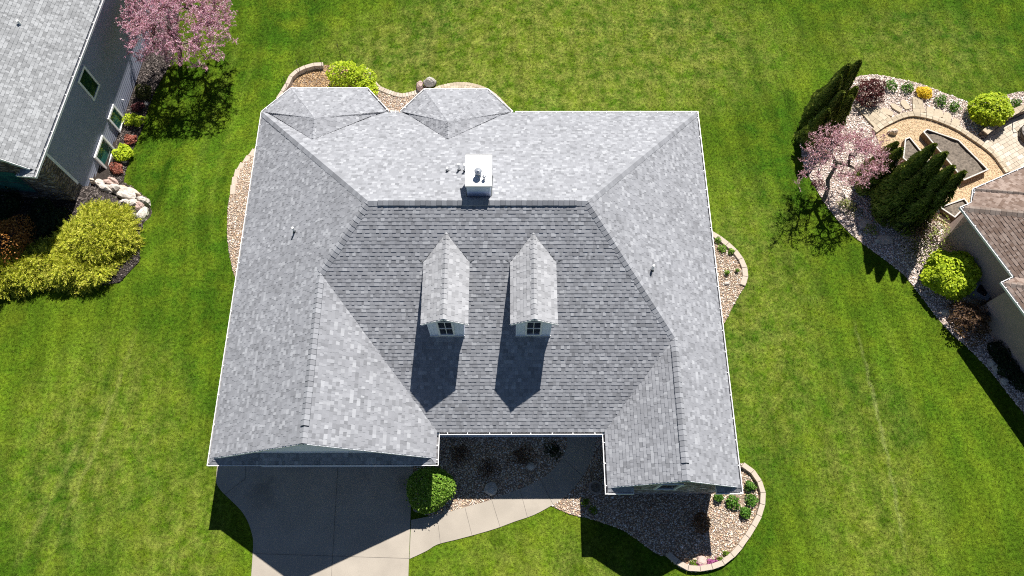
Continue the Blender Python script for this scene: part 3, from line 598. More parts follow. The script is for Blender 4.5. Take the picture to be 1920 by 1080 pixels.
shingles(m, [RH(-1.05, 4.32, zz(.08)), RH(Lx - 1.13, 4.24 + Lx, zz(Lx)), RH(Lx - 1.76, 4.24 + Lx, zz(Lx)), RH(-1.68, 4.32, zz(.08))])
shingles(m, [RH(-1.68, 4.32, zz(.08)), RH(Lx - 1.76, 4.24 + Lx, zz(Lx)), RH(Lx - 1.76, 16, zz(Lx)), RH(-1.68, 16, zz(.08))])
m.build('roof', [M_SHB, M_DECK], RHs)
for a, b, d1, d2, wi in ((RH(-1.0, .68, zz(.12)), RH(Lx - 1.13, Lx + .546, zz(Lx)), -eu, -ev, .19), (RH(.1, .1, zz(.1)), RH(Lx, Lx, zz(Lx)), -eu, -ev, .09), (RH(-1.62, 4.38, zz(.12)), RH(Lx - 1.76, Lx + 4.24, zz(Lx)), -eu, -ev, .18)):
    mm = MB(); caps(mm, a, b, perp(d1 - Vector((0, 0, s2)), a, b), perp(d2 - Vector((0, 0, s2)), a, b), wid=wi); mm.build('ridge_cap', M_CAPB, RHs)
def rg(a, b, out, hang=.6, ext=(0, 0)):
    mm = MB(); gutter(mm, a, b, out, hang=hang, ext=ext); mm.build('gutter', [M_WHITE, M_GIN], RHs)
zg2 = hE + .04; i_ = .115
rg(RH(0, i_, zg2), RH(Lx + 8, i_, zg2), -ev, .45); dg = (eu * -.52 + ev * .546).normalized(); ng = Vector((-dg.y, dg.x, 0)); ng = ng if ng.dot(eu) < 0 else -ng
rg(RH(0, 0, zg2) - ng * i_, RH(-.52, .546, zg2) - ng * i_, ng, .5); rg(RH(-1.13, .546 + i_, zg2), RH(-.5, .546 + i_, zg2), -ev, .3)
rg(RH(-1.13 + i_, .546, zg2), RH(-1.13 + i_, 4.24, zg2), -eu, .75); rg(RH(-1.76, 4.24 + i_, zg2), RH(-1.13, 4.24 + i_, zg2), -ev, .3); rg(RH(-1.76 + i_, 4.24, zg2), RH(-1.76 + i_, 16, zg2), -eu, .75)
wp = [(-.8, 1.15), (.3, .5), (17, .5), (17, 15.5), (-1.4, 15.5), (-1.4, 4.65), (-.8, 4.65)]
m = MB(); m.prism([tuple(RH(a, b, 0)[:2]) for a, b in wp][::-1], -.6, hE - .1)
for i in range(20):
    z0 = -.1 + i * .14; z1 = z0 + .14
    for (ua, va, vb) in ((-.8, 1.15, 4.6), (-1.4, 4.65, 15.5)):
        m.add([RH(ua - .02, va, z0), RH(ua - .02, vb, z0), RH(ua - .003, vb, z1), RH(ua - .003, va, z1), RH(ua, va, z0), RH(ua, vb, z0)], [(3, 2, 1, 0), (0, 1, 5, 4)])
m.build('wall', M_TAUPE, RHs)
m = MB(); so2 = [(-1.05, .63), (-.5, .62), (.05, .08), (17, .08), (17, 16), (-1.68, 16), (-1.68, 4.32), (-1.05, 4.32)]; m.prism([tuple(RH(a, b, 0)[:2]) for a, b in so2][::-1], hE - .1, hE - .08); m.build('soffit', M_TAUPE, RHs)
p = RH(-1.4, 5.0, .5)
# ------------------------------------------------------------------ ground
def lines(lo, hi, step, far): return np.concatenate([[-far, -far / 3], np.arange(lo, hi + .01, step), [far / 3, far]])
gx = lines(-32, 54, .25, 420.); gy_ = lines(-24, 48, .25, 420.)
XX, YY = np.meshgrid(gx, gy_); V = np.stack([XX.ravel(), YY.ravel(), T(XX, YY).ravel()], 1)
nx = len(gx); ii = (np.arange(len(gy_) - 1)[:, None] * nx + np.arange(nx - 1)[None]).ravel()
tag(npmesh('lawn', V, np.stack([ii, ii + 1, ii + nx + 1, ii + nx], 1), M_LAWN, org=(0, 0, 0)), kind='structure')
NOGRASS = []
def sheet_geo(poly, h, step=.3):
    P = [Vector(p) for p in poly]; n = len(P); a = np.array([tuple(p) for p in P]); ins = []
    bx = np.arange(a[:, 0].min() + step / 2, a[:, 0].max(), step); by = np.arange(a[:, 1].min() + step / 2, a[:, 1].max(), step)
    gxx, gyy = np.meshgrid(bx, by); q = np.stack([gxx.ravel(), gyy.ravel()], 1); q = q[inpoly(q, poly)]
    vs, es, fs, *_ = delaunay_2d_cdt(P + [Vector(p) for p in q], [], [list(range(n))], 1, 1e-5)
    out = []
    for f in fs:
        f = list(f); ar = sum(vs[f[i]].x * vs[f[(i + 1) % len(f)]].y - vs[f[(i + 1) % len(f)]].x * vs[f[i]].y for i in range(len(f))); out.append(f if ar > 0 else f[::-1])
    return [(v.x, v.y, float(T(v.x, v.y)) + h) for v in vs], out
def sample(poly, dens):
    a = np.array(poly); lo, hi = a.min(0), a.max(0); n = int((hi - lo).prod() * dens); q = rng.uniform(lo, hi, (n, 2)); return q[inpoly(q, poly)]
OCT = np.array([(1, 0, 0), (0, 1, 0), (-1, 0, 0), (0, -1, 0), (0, 0, 1), (0, 0, -.6)]); OCTF = np.array([(0, 1, 4), (1, 2, 4), (2, 3, 4), (3, 0, 4), (1, 0, 5), (2, 1, 5), (3, 2, 5), (0, 3, 5)])
def pebbles(poly, dens, size, h, flat=.5, skip=()):
    q = sample(poly, dens)
    for s_ in skip: q = q[~inpoly(q, s_)]
    n = len(q); sc = (size[0] + (size[1] - size[0]) * rng.random((n, 1, 1)) ** 1.6 * 1.15) * np.where(rng.random((n, 1, 1)) < .02, 1.6, 1.) * np.stack([rng.uniform(.8, 1.4, n), rng.uniform(.6, 1., n), rng.uniform(.7, 1.2, n) * flat], 1)[:, None]
    v = OCT[None] * sc * rng.uniform(.8, 1.2, (n, 6, 1)); an = rng.uniform(0, 6.28, n); c, s = np.cos(an)[:, None], np.sin(an)[:, None]
    x = v[:, :, 0] * c - v[:, :, 1] * s; y = v[:, :, 0] * s + v[:, :, 1] * c
    P = np.stack([x + q[:, 0:1], y + q[:, 1:2], v[:, :, 2] + (T(q[:, 0], q[:, 1]) + h)[:, None]], 2)
    return P.reshape(-1, 3), (OCTF[None] + (np.arange(n) * 6)[:, None, None]).reshape(-1, 3)
def bed(name, poly, label, cat, msoil, mpeb, dens, size, h=.02, flat=.5, skip=(), kind='stuff'):
    NOGRASS.append(poly); v, f = sheet_geo(poly, h); f = [t for t in f if len(t) == 3]
    V = np.array(v); F = np.array(f); PV, PF = pebbles(poly, dens, size, h + .01, flat, skip)
    o = npmesh(name, np.concatenate([V, PV]), np.concatenate([F, PF + len(V)]), [msoil, mpeb], mi=np.r_[np.zeros(len(F)), np.ones(len(PF))])
    return tag(o, label, cat, kind=kind)
def slab(name, poly, h, t, mat, kind='structure'):
    NOGRASS.append(poly); m = MB(); m.prism(poly, h - t, h); return tag(m.build(name, mat), kind=kind)
# driveway with saw joints
dr = GL([(776, 868), (770, 960), (767, 1048), (765, 1100)]) + [(7.9, -16), (.6, -16)] + GL(smooth([(470, 1100), (475, 1023), (472, 998), (464, 976), (452, 957), (430, 935), (414, 919), (406, 904), (407, 880), (408, 868)], k=3))
dr = dr + [(-.05, -.6), (7.9, -.6)]
slab('driveway', dr, .03, .2, M_CONC)
pw_out = smooth([(768, 1048), (800, 1033), (820, 1021), (855, 1012), (889, 1003), (930, 991), (965, 978), (1000, 966), (1034, 948), (1060, 931), (1085, 904), (1106, 869), (1114, 842), (1118, 810)], k=3)
pw_in = smooth([(1063, 810), (1061, 845), (1040, 877), (1013, 899), (972, 918), (934, 931), (913, 940), (875, 950), (845, 959), (826, 964), (771, 975)], k=3)
path = GL(pw_out) + [(14.6, 1.5), (13.2, 1.5)] + GL(pw_in)
slab('front_walk', path, .034, .2, M_CONC)
m = MB()
def joint(a, b, z=.034): a, b = G(a), G(b); m.bar((a.x, a.y, z), (b.x, b.y, z), .009, .008)
joint((634, 872), (620, 1110)); joint((475, 1038), (769, 1047)); joint((422, 927), (461, 897)); joint((461, 897), (461, 868))
for a, b in (((822, 985), (826, 1019)), ((872, 952), (885, 1003)), ((922, 937), (938, 989)), ((975, 918), (989, 970)), ((1013, 899), (1037, 946)), ((1058, 862), (1092, 893))): joint(a, b, .0385)
tag(m.build('pavement_joints', M_JOINT, org=(0, 0, 0)), kind='structure')
# gravel and mulch beds
seB = smooth([(1393, 868), (1407, 877), (1420, 891), (1429, 909), (1434, 929), (1433, 944), (1427, 967), (1413, 993), (1396, 1020), (1376, 1044), (1356, 1060), (1331, 1069), (1309, 1072), (1293, 1071), (1276, 1066), (1247, 1042)], k=3)
seL = smooth([(1247, 1042), (1226, 1036), (1178, 1000), (1137, 983), (1099, 971), (1068, 964), (1037, 950)], k=3)
front = GL(seB) + GL(seL)[1:] + GL(pw_out[-16:]) + [(15.2, 1.), (20.3, 1.), (20.3, -1.)]
bed('gravel', front, 'river gravel bed around the stone gable and its curved block edge', 'gravel', M_SOILG, M_PEB, 420, (.022, .05))
court = GL([(776, 870), (775, 958)]) + GL(pw_in[::-1])[2:] + [(13.2, 1.), (8.4, 1.)]
bed('gravel', court, 'river gravel in the shaded front court between garage and walk', 'gravel', M_SOILG, M_PEB, 420, (.022, .05))
eB = smooth([(1333, 434), (1353, 446), (1367, 457), (1381, 470), (1391, 483), (1398, 497), (1401.5, 512), (1401, 526), (1396, 538), (1387, 552), (1375, 573), (1361, 601), (1345, 625)], k=3)
east = GL(eB) + [(20.2, 3.), (20.2, 9.5)]
bed('gravel', east, 'river gravel bed bulging out along the right side of the house', 'gravel', M_SOILG, M_PEB, 420, (.022, .05))
wB = smooth([(490, 270), (478, 278), (459, 299), (444.6, 316), (437, 335), (431.6, 365), (428, 384), (426, 428), (429, 467), (439, 516), (450, 530)], k=3)
west = GL(wB) + [(.5, 6.), (.5, 11.5)]
bed('gravel', west, 'river gravel strip along the left side of the house', 'gravel', M_SOILG, M_PEB, 420, (.022, .05))
nwB = smooth([(520, 190), (528, 178), (538, 162), (545, 147), (555, 138), (570, 130), (590, 124), (608, 123), (628, 123)], k=3)
nw = GL(nwB) + GL([(660, 120), (690, 140), (704, 165), (704, 185)]) + [(4.9, 15.2), (.6, 14.5)]
bed('bark_mulch', nw, 'tan bark mulch bed behind the left bay', 'mulch', M_SOILG, M_CHIPT, 500, (.02, .06), flat=.25)
ncB = smooth([(703, 150), (713, 162), (734, 171), (755, 176), (782, 170), (800, 160)], k=3)
nc = GL(ncB) + [(8.2, 15.), (5., 15.)]
bed('gravel', nc, 'river gravel wedge between the two back bays', 'gravel', M_SOILG, M_PEB, 450, (.022, .05))
lmB = [(345, -40), (330, 60), (322, 110), (309, 139), (293, 167), (276, 208), (268, 240), (254, 269), (244, 299), (235, 324), (232, 343), (250, 352), (275, 372), (285, 400), (268, 430), (230, 440), (150, 440), (142, 378)]
lm = GL(smooth(lmB[:11], k=3)) + GL(lmB[11:]) + [tuple(LH(0, 0, 0)[:2]), tuple(LH(20, 0, 0)[:2])]
bed('bark_mulch', lm, 'dark bark mulch along the slate wall of the left neighbour', 'mulch', M_SOILD, M_CHIP, 500, (.02, .07), flat=.25)
lj = GL([(146, 372), (200, 392), (262, 430), (262, 490), (225, 530), (150, 542), (60, 545), (-60, 545), (-60, 362)])
bed('bark_mulch', lj, 'dark bark mulch under the golden junipers', 'mulch', M_SOILD, M_CHIP, 250, (.02, .07), h=.03, flat=.25)
rB = [(1960, 172), (1920, 172.5), (1898, 175), (1870, 184), (1840, 194), (1818, 193), (1790, 182), (1768, 174), (1738, 162), (1708, 153), (1678, 147), (1648, 141), (1624, 141), (1606, 145), (1575, 160), (1540, 190), (1509, 227), (1501, 266), (1506, 307), (1515, 328), (1530, 355), (1544, 378), (1571, 414), (1596, 440), (1631, 467), (1689, 511), (1716, 542), (1760, 600), (1796, 638), (1803, 642), (1853, 692), (1892, 742), (1920, 775), (1960, 820)]
rbed = GL(smooth(rB, k=3)) + [tuple(RH(-.8, 14, 0)[:2]), tuple(RH(3, 8, 0)[:2]), (44, 18.2)]
tanp = smooth([(1641, 252), (1655, 242), (1672, 233), (1690, 225), (1708, 221), (1725, 223), (1744, 227), (1768, 236), (1792, 247), (1815, 262), (1837, 277), (1857, 293), (1870, 310), (1882, 327)], k=3)
tan = GL(tanp) + [tuple(RH(1.2, .8, 0)[:2]), tuple(RH(-.5, 1.4, 0)[:2])] + GL([(1775, 430), (1752, 405), (1730, 395), (1690, 350), (1655, 290)])
pat = GL([(1843, 264), (1856, 252), (1872, 240), (1893, 227), (1920, 215), (1975, 205), (1975, 312), (1920, 320), (1884, 329), (1870, 310), (1857, 293)])
bed('gravel', rbed, 'pinkish stone bed around the garden of the right neighbour', 'gravel', M_SOILP, M_PEBP, 380, (.025, .06), skip=(tan, pat))
v, f = sheet_geo(tan, .045); NOGRASS.append(tan)
PV, PF = pebbles(tan, 600, (.015, .03), .05)
tag(npmesh('pea_gravel', np.concatenate([np.array(v), PV]), np.concatenate([np.array(f), PF + len(v)]), [M_SOILT, M_PEBT], mi=np.r_[np.zeros(len(f)), np.ones(len(PF))]), 'tan pea gravel floor around the raised planters', 'gravel', kind='stuff')

# ------------------------------------------------------------------ edging, pavers
def offset(pts, k):
    P = [Vector(p) for p in pts]; out = []
    for i in range(len(P)):
        d = (P[min(i + 1, len(P) - 1)] - P[max(i - 1, 0)]).normalized(); out.append(P[i] + Vector((-d.y, d.x)) * k)
    return out
def resample(P, step):
    P = [Vector(p) for p in P]; L = [0]
    for a, b in zip(P[:-1], P[1:]): L.append(L[-1] + (b - a).length)
    n = max(1, round(L[-1] / step)); out = []
    for i in range(n + 1):
        s = L[-1] * i / n; j = min(max(np.searchsorted(L, s) - 1, 0), len(P) - 2); t = (s - L[j]) / max(L[j + 1] - L[j], 1e-9); out.append(P[j].lerp(P[j + 1], t))
    return out
def blockrun(pts, side, wid, ht, step, mat, name, label, cat, each=True, top=None, gap=.007, h0=-.05):
    """run of blocks along ground points; side +1/-1 says on which side the width lies"""
    P = resample(pts, step); Q = offset(P, wid * side); c = P[len(P) // 2]
    root = thing(name, (c.x, c.y, float(T(c.x, c.y))), label, cat); m = MB()
    NOGRASS.append([tuple(p) for p in P] + [tuple(q) for q in Q[::-1]])
    for i in range(len(P) - 1):
        a, b, c_, d = P[i], P[i + 1], Q[i + 1], Q[i]; t = (b - a).normalized() * gap; jx = random.uniform(-.008, .008); hh = ht + random.uniform(-.008, .008)
        zb = float(T(a.x, a.y)); q = [a + t, b - t, c_ - t, d + t]; q = [p + Vector((-(b - a).normalized().y, (b - a).normalized().x)) * jx for p in q]
        if side < 0: q = q[::-1]
        be = .012; cen = sum(q, Vector((0, 0))) / 4; tp = [p + (cen - p).normalized() * be * 1.4 for p in q]
        m.add([(*p, zb + h0) for p in q] + [(*p, zb + hh - be) for p in q] + [(*p, zb + hh) for p in tp], [(0, 1, 5, 4), (1, 2, 6, 5), (2, 3, 7, 6), (3, 0, 4, 7), (4, 5, 9, 8), (5, 6, 10, 9), (6, 7, 11, 10), (7, 4, 8, 11), (8, 9, 10, 11)])
        if each: m.build('block', mat, root); m = MB()
    if not each: m.build('blocks', mat, root)
    return root
blockrun(GL(seB), -1, .22, .2, .52, M_BLOCK, 'stone_edging', 'curved pale block edging around the gravel in front of the stone gable', 'edging')
blockrun(GL(eB[:25]), -1, .26, .12, .5, M_BLOCK, 'stone_edging', 'curved pale block edging on the right side gravel bed', 'edging')
blockrun(GL(wB[:16]), 1, .26, .14, .55, M_BLOCK, 'stone_edging', 'pale block edging at the upper end of the left side gravel', 'edging')
blockrun(GL(nwB[:22]), -1, .24, .3, .5, M_BLOCK, 'stone_edging', 'pale block edging curving around the tan mulch behind the left bay', 'edging')
blockrun(GL(smooth([(690, 128), (697, 140), (703, 150), (713, 162), (734, 171), (755, 176), (782, 170)], k=3)), -1, .26, .08, .16, M_BLOCK, 'paver_edging', 'scalloped small paver border of the gravel wedge between the bays', 'edging', each=False)
arc = GL(smooth([(806, 172), (818, 163), (840, 157), (865, 154), (890, 157), (915, 166), (935, 180), (955, 202), (962, 215)], k=3))
av = MB(); root = thing('paver_patio', (9.5, 16.8, -.3), 'crescent of tan pavers around the right back bay', 'patio'); NOGRASS.append(arc + [(9, 15)])
Pa = resample(arc, .17)
for ring_ in range(6):
    A0 = offset(Pa, -.02 - ring_ * .2); A1 = offset(Pa, -.21 - ring_ * .2)
    for i in range(len(Pa) - 1):
        t = (A0[i + 1] - A0[i]) * .04; q = [A1[i] + t, A1[i + 1] - t, A0[i + 1] - t, A0[i] + t]; zb = float(T(q[0].x, q[0].y)); h = .06 + random.uniform(-.004, .004)
        av.add([(*p, zb - .02) for p in q] + [(*p, zb + h) for p in q], [(0, 1, 5, 4), (1, 2, 6, 5), (2, 3, 7, 6), (3, 0, 4, 7), (4, 5, 6, 7)])
av.build('pavers', M_PAVER, root)
# garden of the right neighbour: paver band, walk, stepping stones, patio
bandi = GL(tanp); P = resample(bandi, .3); Q = offset(P, .3); m = MB(); root = thing('paver_band', (*P[len(P) // 2], 0), 'curved band of tan pavers around the planter court', 'paving')
for i in range(len(P) - 1):
    for a, b in ((.03, .5), (.53, .98)):
        p0, p1, q1, q0_ = P[i].lerp(Q[i], a), P[i + 1].lerp(Q[i + 1], a), P[i + 1].lerp(Q[i + 1], b), P[i].lerp(Q[i], b); t = (p1 - p0) * .03; q = [p0 + t, p1 - t, q1 - t, q0_ + t]; h = .17 + random.uniform(-.004, .004)
        m.add([(*p_, 0) for p_ in q] + [(*p_, h) for p_ in q], [(0, 1, 5, 4), (1, 2, 6, 5), (2, 3, 7, 6), (3, 0, 4, 7), (4, 5, 6, 7)])
m.build('pavers', M_PAVER, root)
def paved(poly, name, label, cat, su=.34, sv=.22, h=.1, ang=0., mat=None, jit=.0):
    a = np.array(poly); c = a.mean(0); ca, sa = math.cos(ang), math.sin(ang); q = [((x - c[0]) * ca + (y - c[1]) * sa, -(x - c[0]) * sa + (y - c[1]) * ca) for x, y in poly]
    m = MB(); v0 = min(p[1] for p in q); v1 = max(p[1] for p in q); r = 0
    while v0 < v1:
        vb = v0 + sv; bnd = clip(clip(q, 1, v0 + .006, False), 1, vb - .006, True)
        if len(bnd) > 2:
            u0 = min(p[0] for p in bnd) - (su / 2 if r % 2 else 0); u1 = max(p[0] for p in bnd)
            while u0 < u1:
                ub = u0 + su * random.choice((.7, 1., 1.3)); tl = clip(clip(bnd, 0, u0 + .006, False), 0, ub - .006, True)
                if len(tl) > 2:
                    w_ = [(c[0] + x * ca - y * sa, c[1] + x * sa + y * ca) for x, y in tl]; hh = h + random.uniform(-.004, .004); k_ = len(w_)
                    m.add([(x, y, h - .12) for x, y in w_] + [(x, y, hh) for x, y in w_], [tuple(range(k_, 2 * k_))] + [(i, (i + 1) % k_, k_ + (i + 1) % k_, k_ + i) for i in range(k_)])
                u0 = ub
        v0 = vb; r += 1
    root = thing(name, (c[0], c[1], 0), label, cat); m.build('pavers', mat or M_PAVER, root); return root
M_PATIO = NT('patio_paver'); _c = M_PATIO.ramp(M_PATIO.isl, [(0, (.4, .345, .27)), (.5, (.5, .44, .36)), (1, (.58, .52, .44))]); _c = M_PATIO.mix(1., _c, M_PATIO.ramp(M_PATIO.noise(12, 5), [(.3, .85), (.7, 1.06)]), 'MULTIPLY'); M_PATIO = M_PATIO.done(_c, .9, .15)
NOGRASS.append(pat)
paved(pat, 'paver_patio', 'round patio of pale pavers behind the brown-roofed house', 'patio', .3, .22, .06, .5, M_PATIO)
paved(GL([(1600, 198), (1631, 193), (1648, 207), (1667, 222), (1671, 231), (1642, 246), (1626, 228)]), 'paver_walk', 'tan paver path between purple barberry and pink tree', 'path', .34, .26, .12, -.85)
paved(GL([(1709, 184), (1726, 186), (1734, 213), (1710, 212)]), 'paver_pad', 'rectangular tan paver pad below the yellow shrub', 'paving', .3, .26, .11, .0)
def stone(px, rx, ry, rot, label):
    c = G(px); m = MB(); n = 9; poly = []; rx *= .8; ry *= .8
    for k_ in range(n):
        t = 2 * math.pi * k_ / n; r_ = 1 / max(abs(math.cos(t)), abs(math.sin(t))) ** .8 * random.uniform(.92, 1.04); x, y = rx * r_ * math.cos(t), ry * r_ * math.sin(t); poly.append((c.x + x * math.cos(rot) - y * math.sin(rot), c.y + x * math.sin(rot) + y * math.cos(rot)))
    m.prism(poly, 0, .1 + random.uniform(-.02, .02)); tag(m.build('stepping_stone', M_PAVER), label, 'stepping stone', 'stepping stones in the pinkish gravel')
for px, rx, ry, rot, lb in (((1662, 211), .42, .22, -.6, 'long slanted stepping stone nearest the paver path'), ((1679, 204), .4, .2, -.75, 'slanted stepping stone second from the paver path'), ((1696, 198), .38, .24, -1.2, 'stepping stone just left of the rectangular paver pad'), ((1743, 211), .38, .25, 1.4, 'pale stepping stone just right of the rectangular paver pad'), ((1758, 215), .33, .3, 1.3, 'squarish stepping stone below the yellow shrub and small green clumps'), ((1774, 222), .4, .28, 1.2, 'stepping stone beside the green clump near the round lime shrub'), ((1790, 232), .33, .25, 1.1, 'stepping stone at the foot of the round lime shrub')): stone(px, rx, ry, rot, lb)
# low curved seat wall by the patio
wa = GL(smooth([(1842, 262), (1856, 250), (1871, 239), (1891, 226), (1920, 214), (1950, 207)], k=4)); P = resample(wa, .3); Q = offset(P, -.34); Q = Q if (Q[0] - Vector(pat[0])).length > 0 else Q
cen = Vector((pat[6][0], pat[6][1]));
if (Q[3] - cen).length < (P[3] - cen).length: Q = offset(P, .34)
root = thing('seat_wall', (*P[4], 0), 'low curved stone seat wall with tan cap beside the round patio', 'wall'); m = MB(); m2 = MB()
for i in range(len(P) - 1):
    q = [P[i], P[i + 1], Q[i + 1], Q[i]]; n_ = len(q)
    ar = sum(q[k_].x * q[(k_ + 1) % 4].y - q[(k_ + 1) % 4].x * q[k_].y for k_ in range(4)); q = q if ar > 0 else q[::-1]
    m.prism([tuple(p_) for p_ in q], 0, .42); ce = sum(q, Vector((0, 0))) / 4; m2.prism([tuple(ce + (p_ - ce) * Vector((1, 1)).length / 1.414 * 1.0) for p_ in [ce + (p_ - ce) * .97 for p_ in q]], .421, .48)
m.build('wall_face', M_STONE, root); m2.build('cap', M_PAVER, root)
# fire pit cut by the frame
c = G((1930, 256)); root = thing('fire_pit', c, 'round dark stone fire pit on the patio at the frame edge', 'fire pit'); m = MB()
for i in range(14):
    a0, a1 = 2 * math.pi * (i + .03) / 14, 2 * math.pi * (i + .97) / 14
    m.prism([(c.x + r_ * math.cos(t), c.y + r_ * math.sin(t)) for r_, t in ((.45, a0), (.62, a0), (.62, a1), (.45, a1))], .06, .4)
m.build('ring', M_STONE, root); m = MB(); m.tube([(c.x, c.y, .05), (c.x, c.y, .2)], .45, 20); m.build('ash_bed', M_SOILD, root)
# raised planters
def planter(top, label, h=.42):
    P = [Vector(Z(p, h)[:2]) for p in top]; ar = sum(P[i].x * P[(i + 1) % len(P)].y - P[(i + 1) % len(P)].x * P[i].y for i in range(len(P))); P = P if ar > 0 else P[::-1]
    c = sum(P, Vector((0, 0))) / len(P); root = thing('raised_planter', (*c, 0), label, 'planter', 'raised planters on the pea gravel'); n = len(P)
    I = inset([tuple(p_) for p_ in P], .05); I2 = inset([tuple(p_) for p_ in P], .06)
    m = MB(); m3 = MB()
    for i in range(n):
        j = (i + 1) % n
        m.add([(*P[i], 0), (*P[j], 0), (*P[j], h - .04), (*P[i], h - .04), (*I[i], 0), (*I[j], 0), (*I[j], h - .04), (*I[i], h - .04)], [(0, 1, 2, 3), (5, 4, 7, 6)])
        m3.add([(*P[i], h - .04), (*P[j], h - .04), (*P[j], h), (*P[i], h), (*I2[i], h - .04), (*I2[j], h - .04), (*I2[j], h), (*I2[i], h)], [(0, 1, 2, 3), (5, 4, 7, 6), (3, 2, 6, 7), (0, 4, 5, 1)])
    m.build('boards', M_WOODT, root); m3.build('rim', M_RIM, root)
    v_, f_ = [(*p_, h - .12) for p_ in I], None
    vs = []; fs = []; vv_, ff_ = sheet_geo(I, 0, .2); mm = MB(); mm.add([(x, y, h - .11 + random.uniform(-.05, .05)) for x, y, z in vv_], ff_); mm.build('soil', M_SOIL, root, True)
planter([(1738, 241), (1798, 262), (1854, 318), (1808, 338), (1731, 247)], 'largest raised planter, long and angular, dark soil inside a pale rim')
planter([(1697, 260), (1706, 256), (1742, 300), (1728, 325), (1693, 296)], 'narrow raised planter half hidden behind the dark conifers')
planter([(1761, 388), (1808.5, 371), (1817, 382), (1791, 408)], 'small triangular raised planter beside the house corner')
# slatted step between planter and wall, edging board, little lamp
root = thing('slatted_step', G((1790, 424)), 'small slatted wooden step beside the house corner', 'step'); m = MB(); a0, a1, b0_, b1_ = G((1777, 422), .12), G((1806, 399), .12), G((1771, 446), .12), G((1812, 413), .12)
for i in range(11):
    t = (i + .1) / 11; t2 = (i + .62) / 11; q = [b0_.lerp(b1_, t), b0_.lerp(b1_, t2), a0.lerp(a1, t2), a0.lerp(a1, t)]; m.hexa([p_ - Vector((0, 0, .03)) for p_ in q] + q)
m.build('slats', M_SLAT, root); m = MB(); m.bar(a0 - Vector((0, 0, .05)), a1 - Vector((0, 0, .05)), .06, .04); m.bar(b0_ - Vector((0, 0, .05)), b1_ - Vector((0, 0, .05)), .06, .04); m.build('frame', M_WOODT, root)
m = MB(); a, b = G((1745, 398), .05), G((1780, 418), .05); m.bar(a, b, .26, .1); tag(m.build('stone_plank', M_PAVER), 'tan stone plank lying beside the triangular planter', 'stone')
p = G((1751, 402)); root = thing('path_lamp', p, 'low dark dome path lamp near the triangular planter', 'lamp'); m = MB(); m.tube([p, p + Vector((0, 0, .3))], .02, 8); m.build('post', M_BLACK, root); m = MB(); m.tube([p + Vector((0, 0, .28)), p + Vector((0, 0, .32)), p + Vector((0, 0, .36))], [.14, .12, .03], 14); m.build('shade', M_BLACK, root, True)
# air conditioner
c = G((1824, 556)); root = thing('air_conditioner', c, 'grey air conditioner unit with round dark fan opening beside the taupe wall', 'air conditioner'); m = MB(); s_ = .4
for i in range(4):
    t0 = math.pi / 4 + i * math.pi / 2
def rb(cx_, cy_, s, rr_, n=5): return [(cx_ + math.copysign(s - rr_, math.cos(t)) + rr_ * math.cos(t), cy_ + math.copysign(s - rr_, math.sin(t)) + rr_ * math.sin(t)) for k_ in range(4) for t in [math.pi / 2 * k_ + (j + .5) / n * math.pi / 2 for j in range(n)]]
sq = rb(0, 0, s_, .12); an = -.7; sq = [(c.x + x * math.cos(an) - y * math.sin(an), c.y + x * math.sin(an) + y * math.cos(an)) for x, y in sq]
nq = len(sq); circ = []
for x, y in sq:
    d_ = Vector((x - c.x, y - c.y)).normalized() * .29; circ.append((c.x + d_.x, c.y + d_.y))
m.prism(sq, 0, .74); m.add([(*p_, .745) for p_ in sq] + [(*p_, .78) for p_ in circ] + [(*p_, .79) for p_ in sq], [(i, (i + 1) % nq, 2 * nq + (i + 1) % nq, 2 * nq + i) for i in range(nq)] + [(2 * nq + i, 2 * nq + (i + 1) % nq, nq + (i + 1) % nq, nq + i) for i in range(nq)])
m.build('cabinet', MAT('ac_paint', (.2, .22, .25), .1, 5, .5), root); m = MB(); m.prism(circ, .742, .75); 
for i in range(5): t = 2 * math.pi * i / 5; m.bar((c.x, c.y, .765), (c.x + .27 * math.cos(t), c.y + .27 * math.sin(t), .765), .09, .012)
m.build('fan', M_BLACK, root)
p = RH(-1.42, 5.1, .75); root = None
m = MB(); m.bar(p - Vector((0, 0, .12)), p + Vector((0, 0, .12)), .16, .12); m.build('meter_box', M_DARKM, RHs)
# shepherd hooks and a hook by the patio
for (b, t, lb) in (((565, 138), (555, 114), 'thin black garden stake on the curve of pale blocks, second from left'), ((606, 127), (596, 98), 'tallest thin black garden stake at the right end of the pale blocks'), ((541, 168), (534, 147), 'thin black garden stake at the left end near the gutter'), ((640, 109), (635, 96), 'thin black garden stake sticking up behind the lime shrubs')):
    p = G(b); L = 1.0 if b[0] != 640 else 1.0
    m = MB(); m.tube([p - Vector((0, 0, .1)), p + Vector((0, 0, L))], .014, 6); m.tube([p + Vector((0, 0, L)), p + Vector((.0, .03, L + .05)), p + Vector((.02, .08, L + .03))], .01, 5)
    tag(m.build('garden_stake', M_BLACK), lb, 'garden stake', 'garden stakes behind the left bay')
p = G((1898, 224)); m = MB(); q = [p, p + Vector((0, 0, .9)), p + Vector((.1, .05, 1.3)), p + Vector((.5, .3, 1.5)), p + Vector((.9, .5, 1.4))]; m.tube(q, .02, 6); tag(m.build('shepherd_hook', M_DARKM), 'dark curved garden hook rising behind the seat wall', 'garden hook')

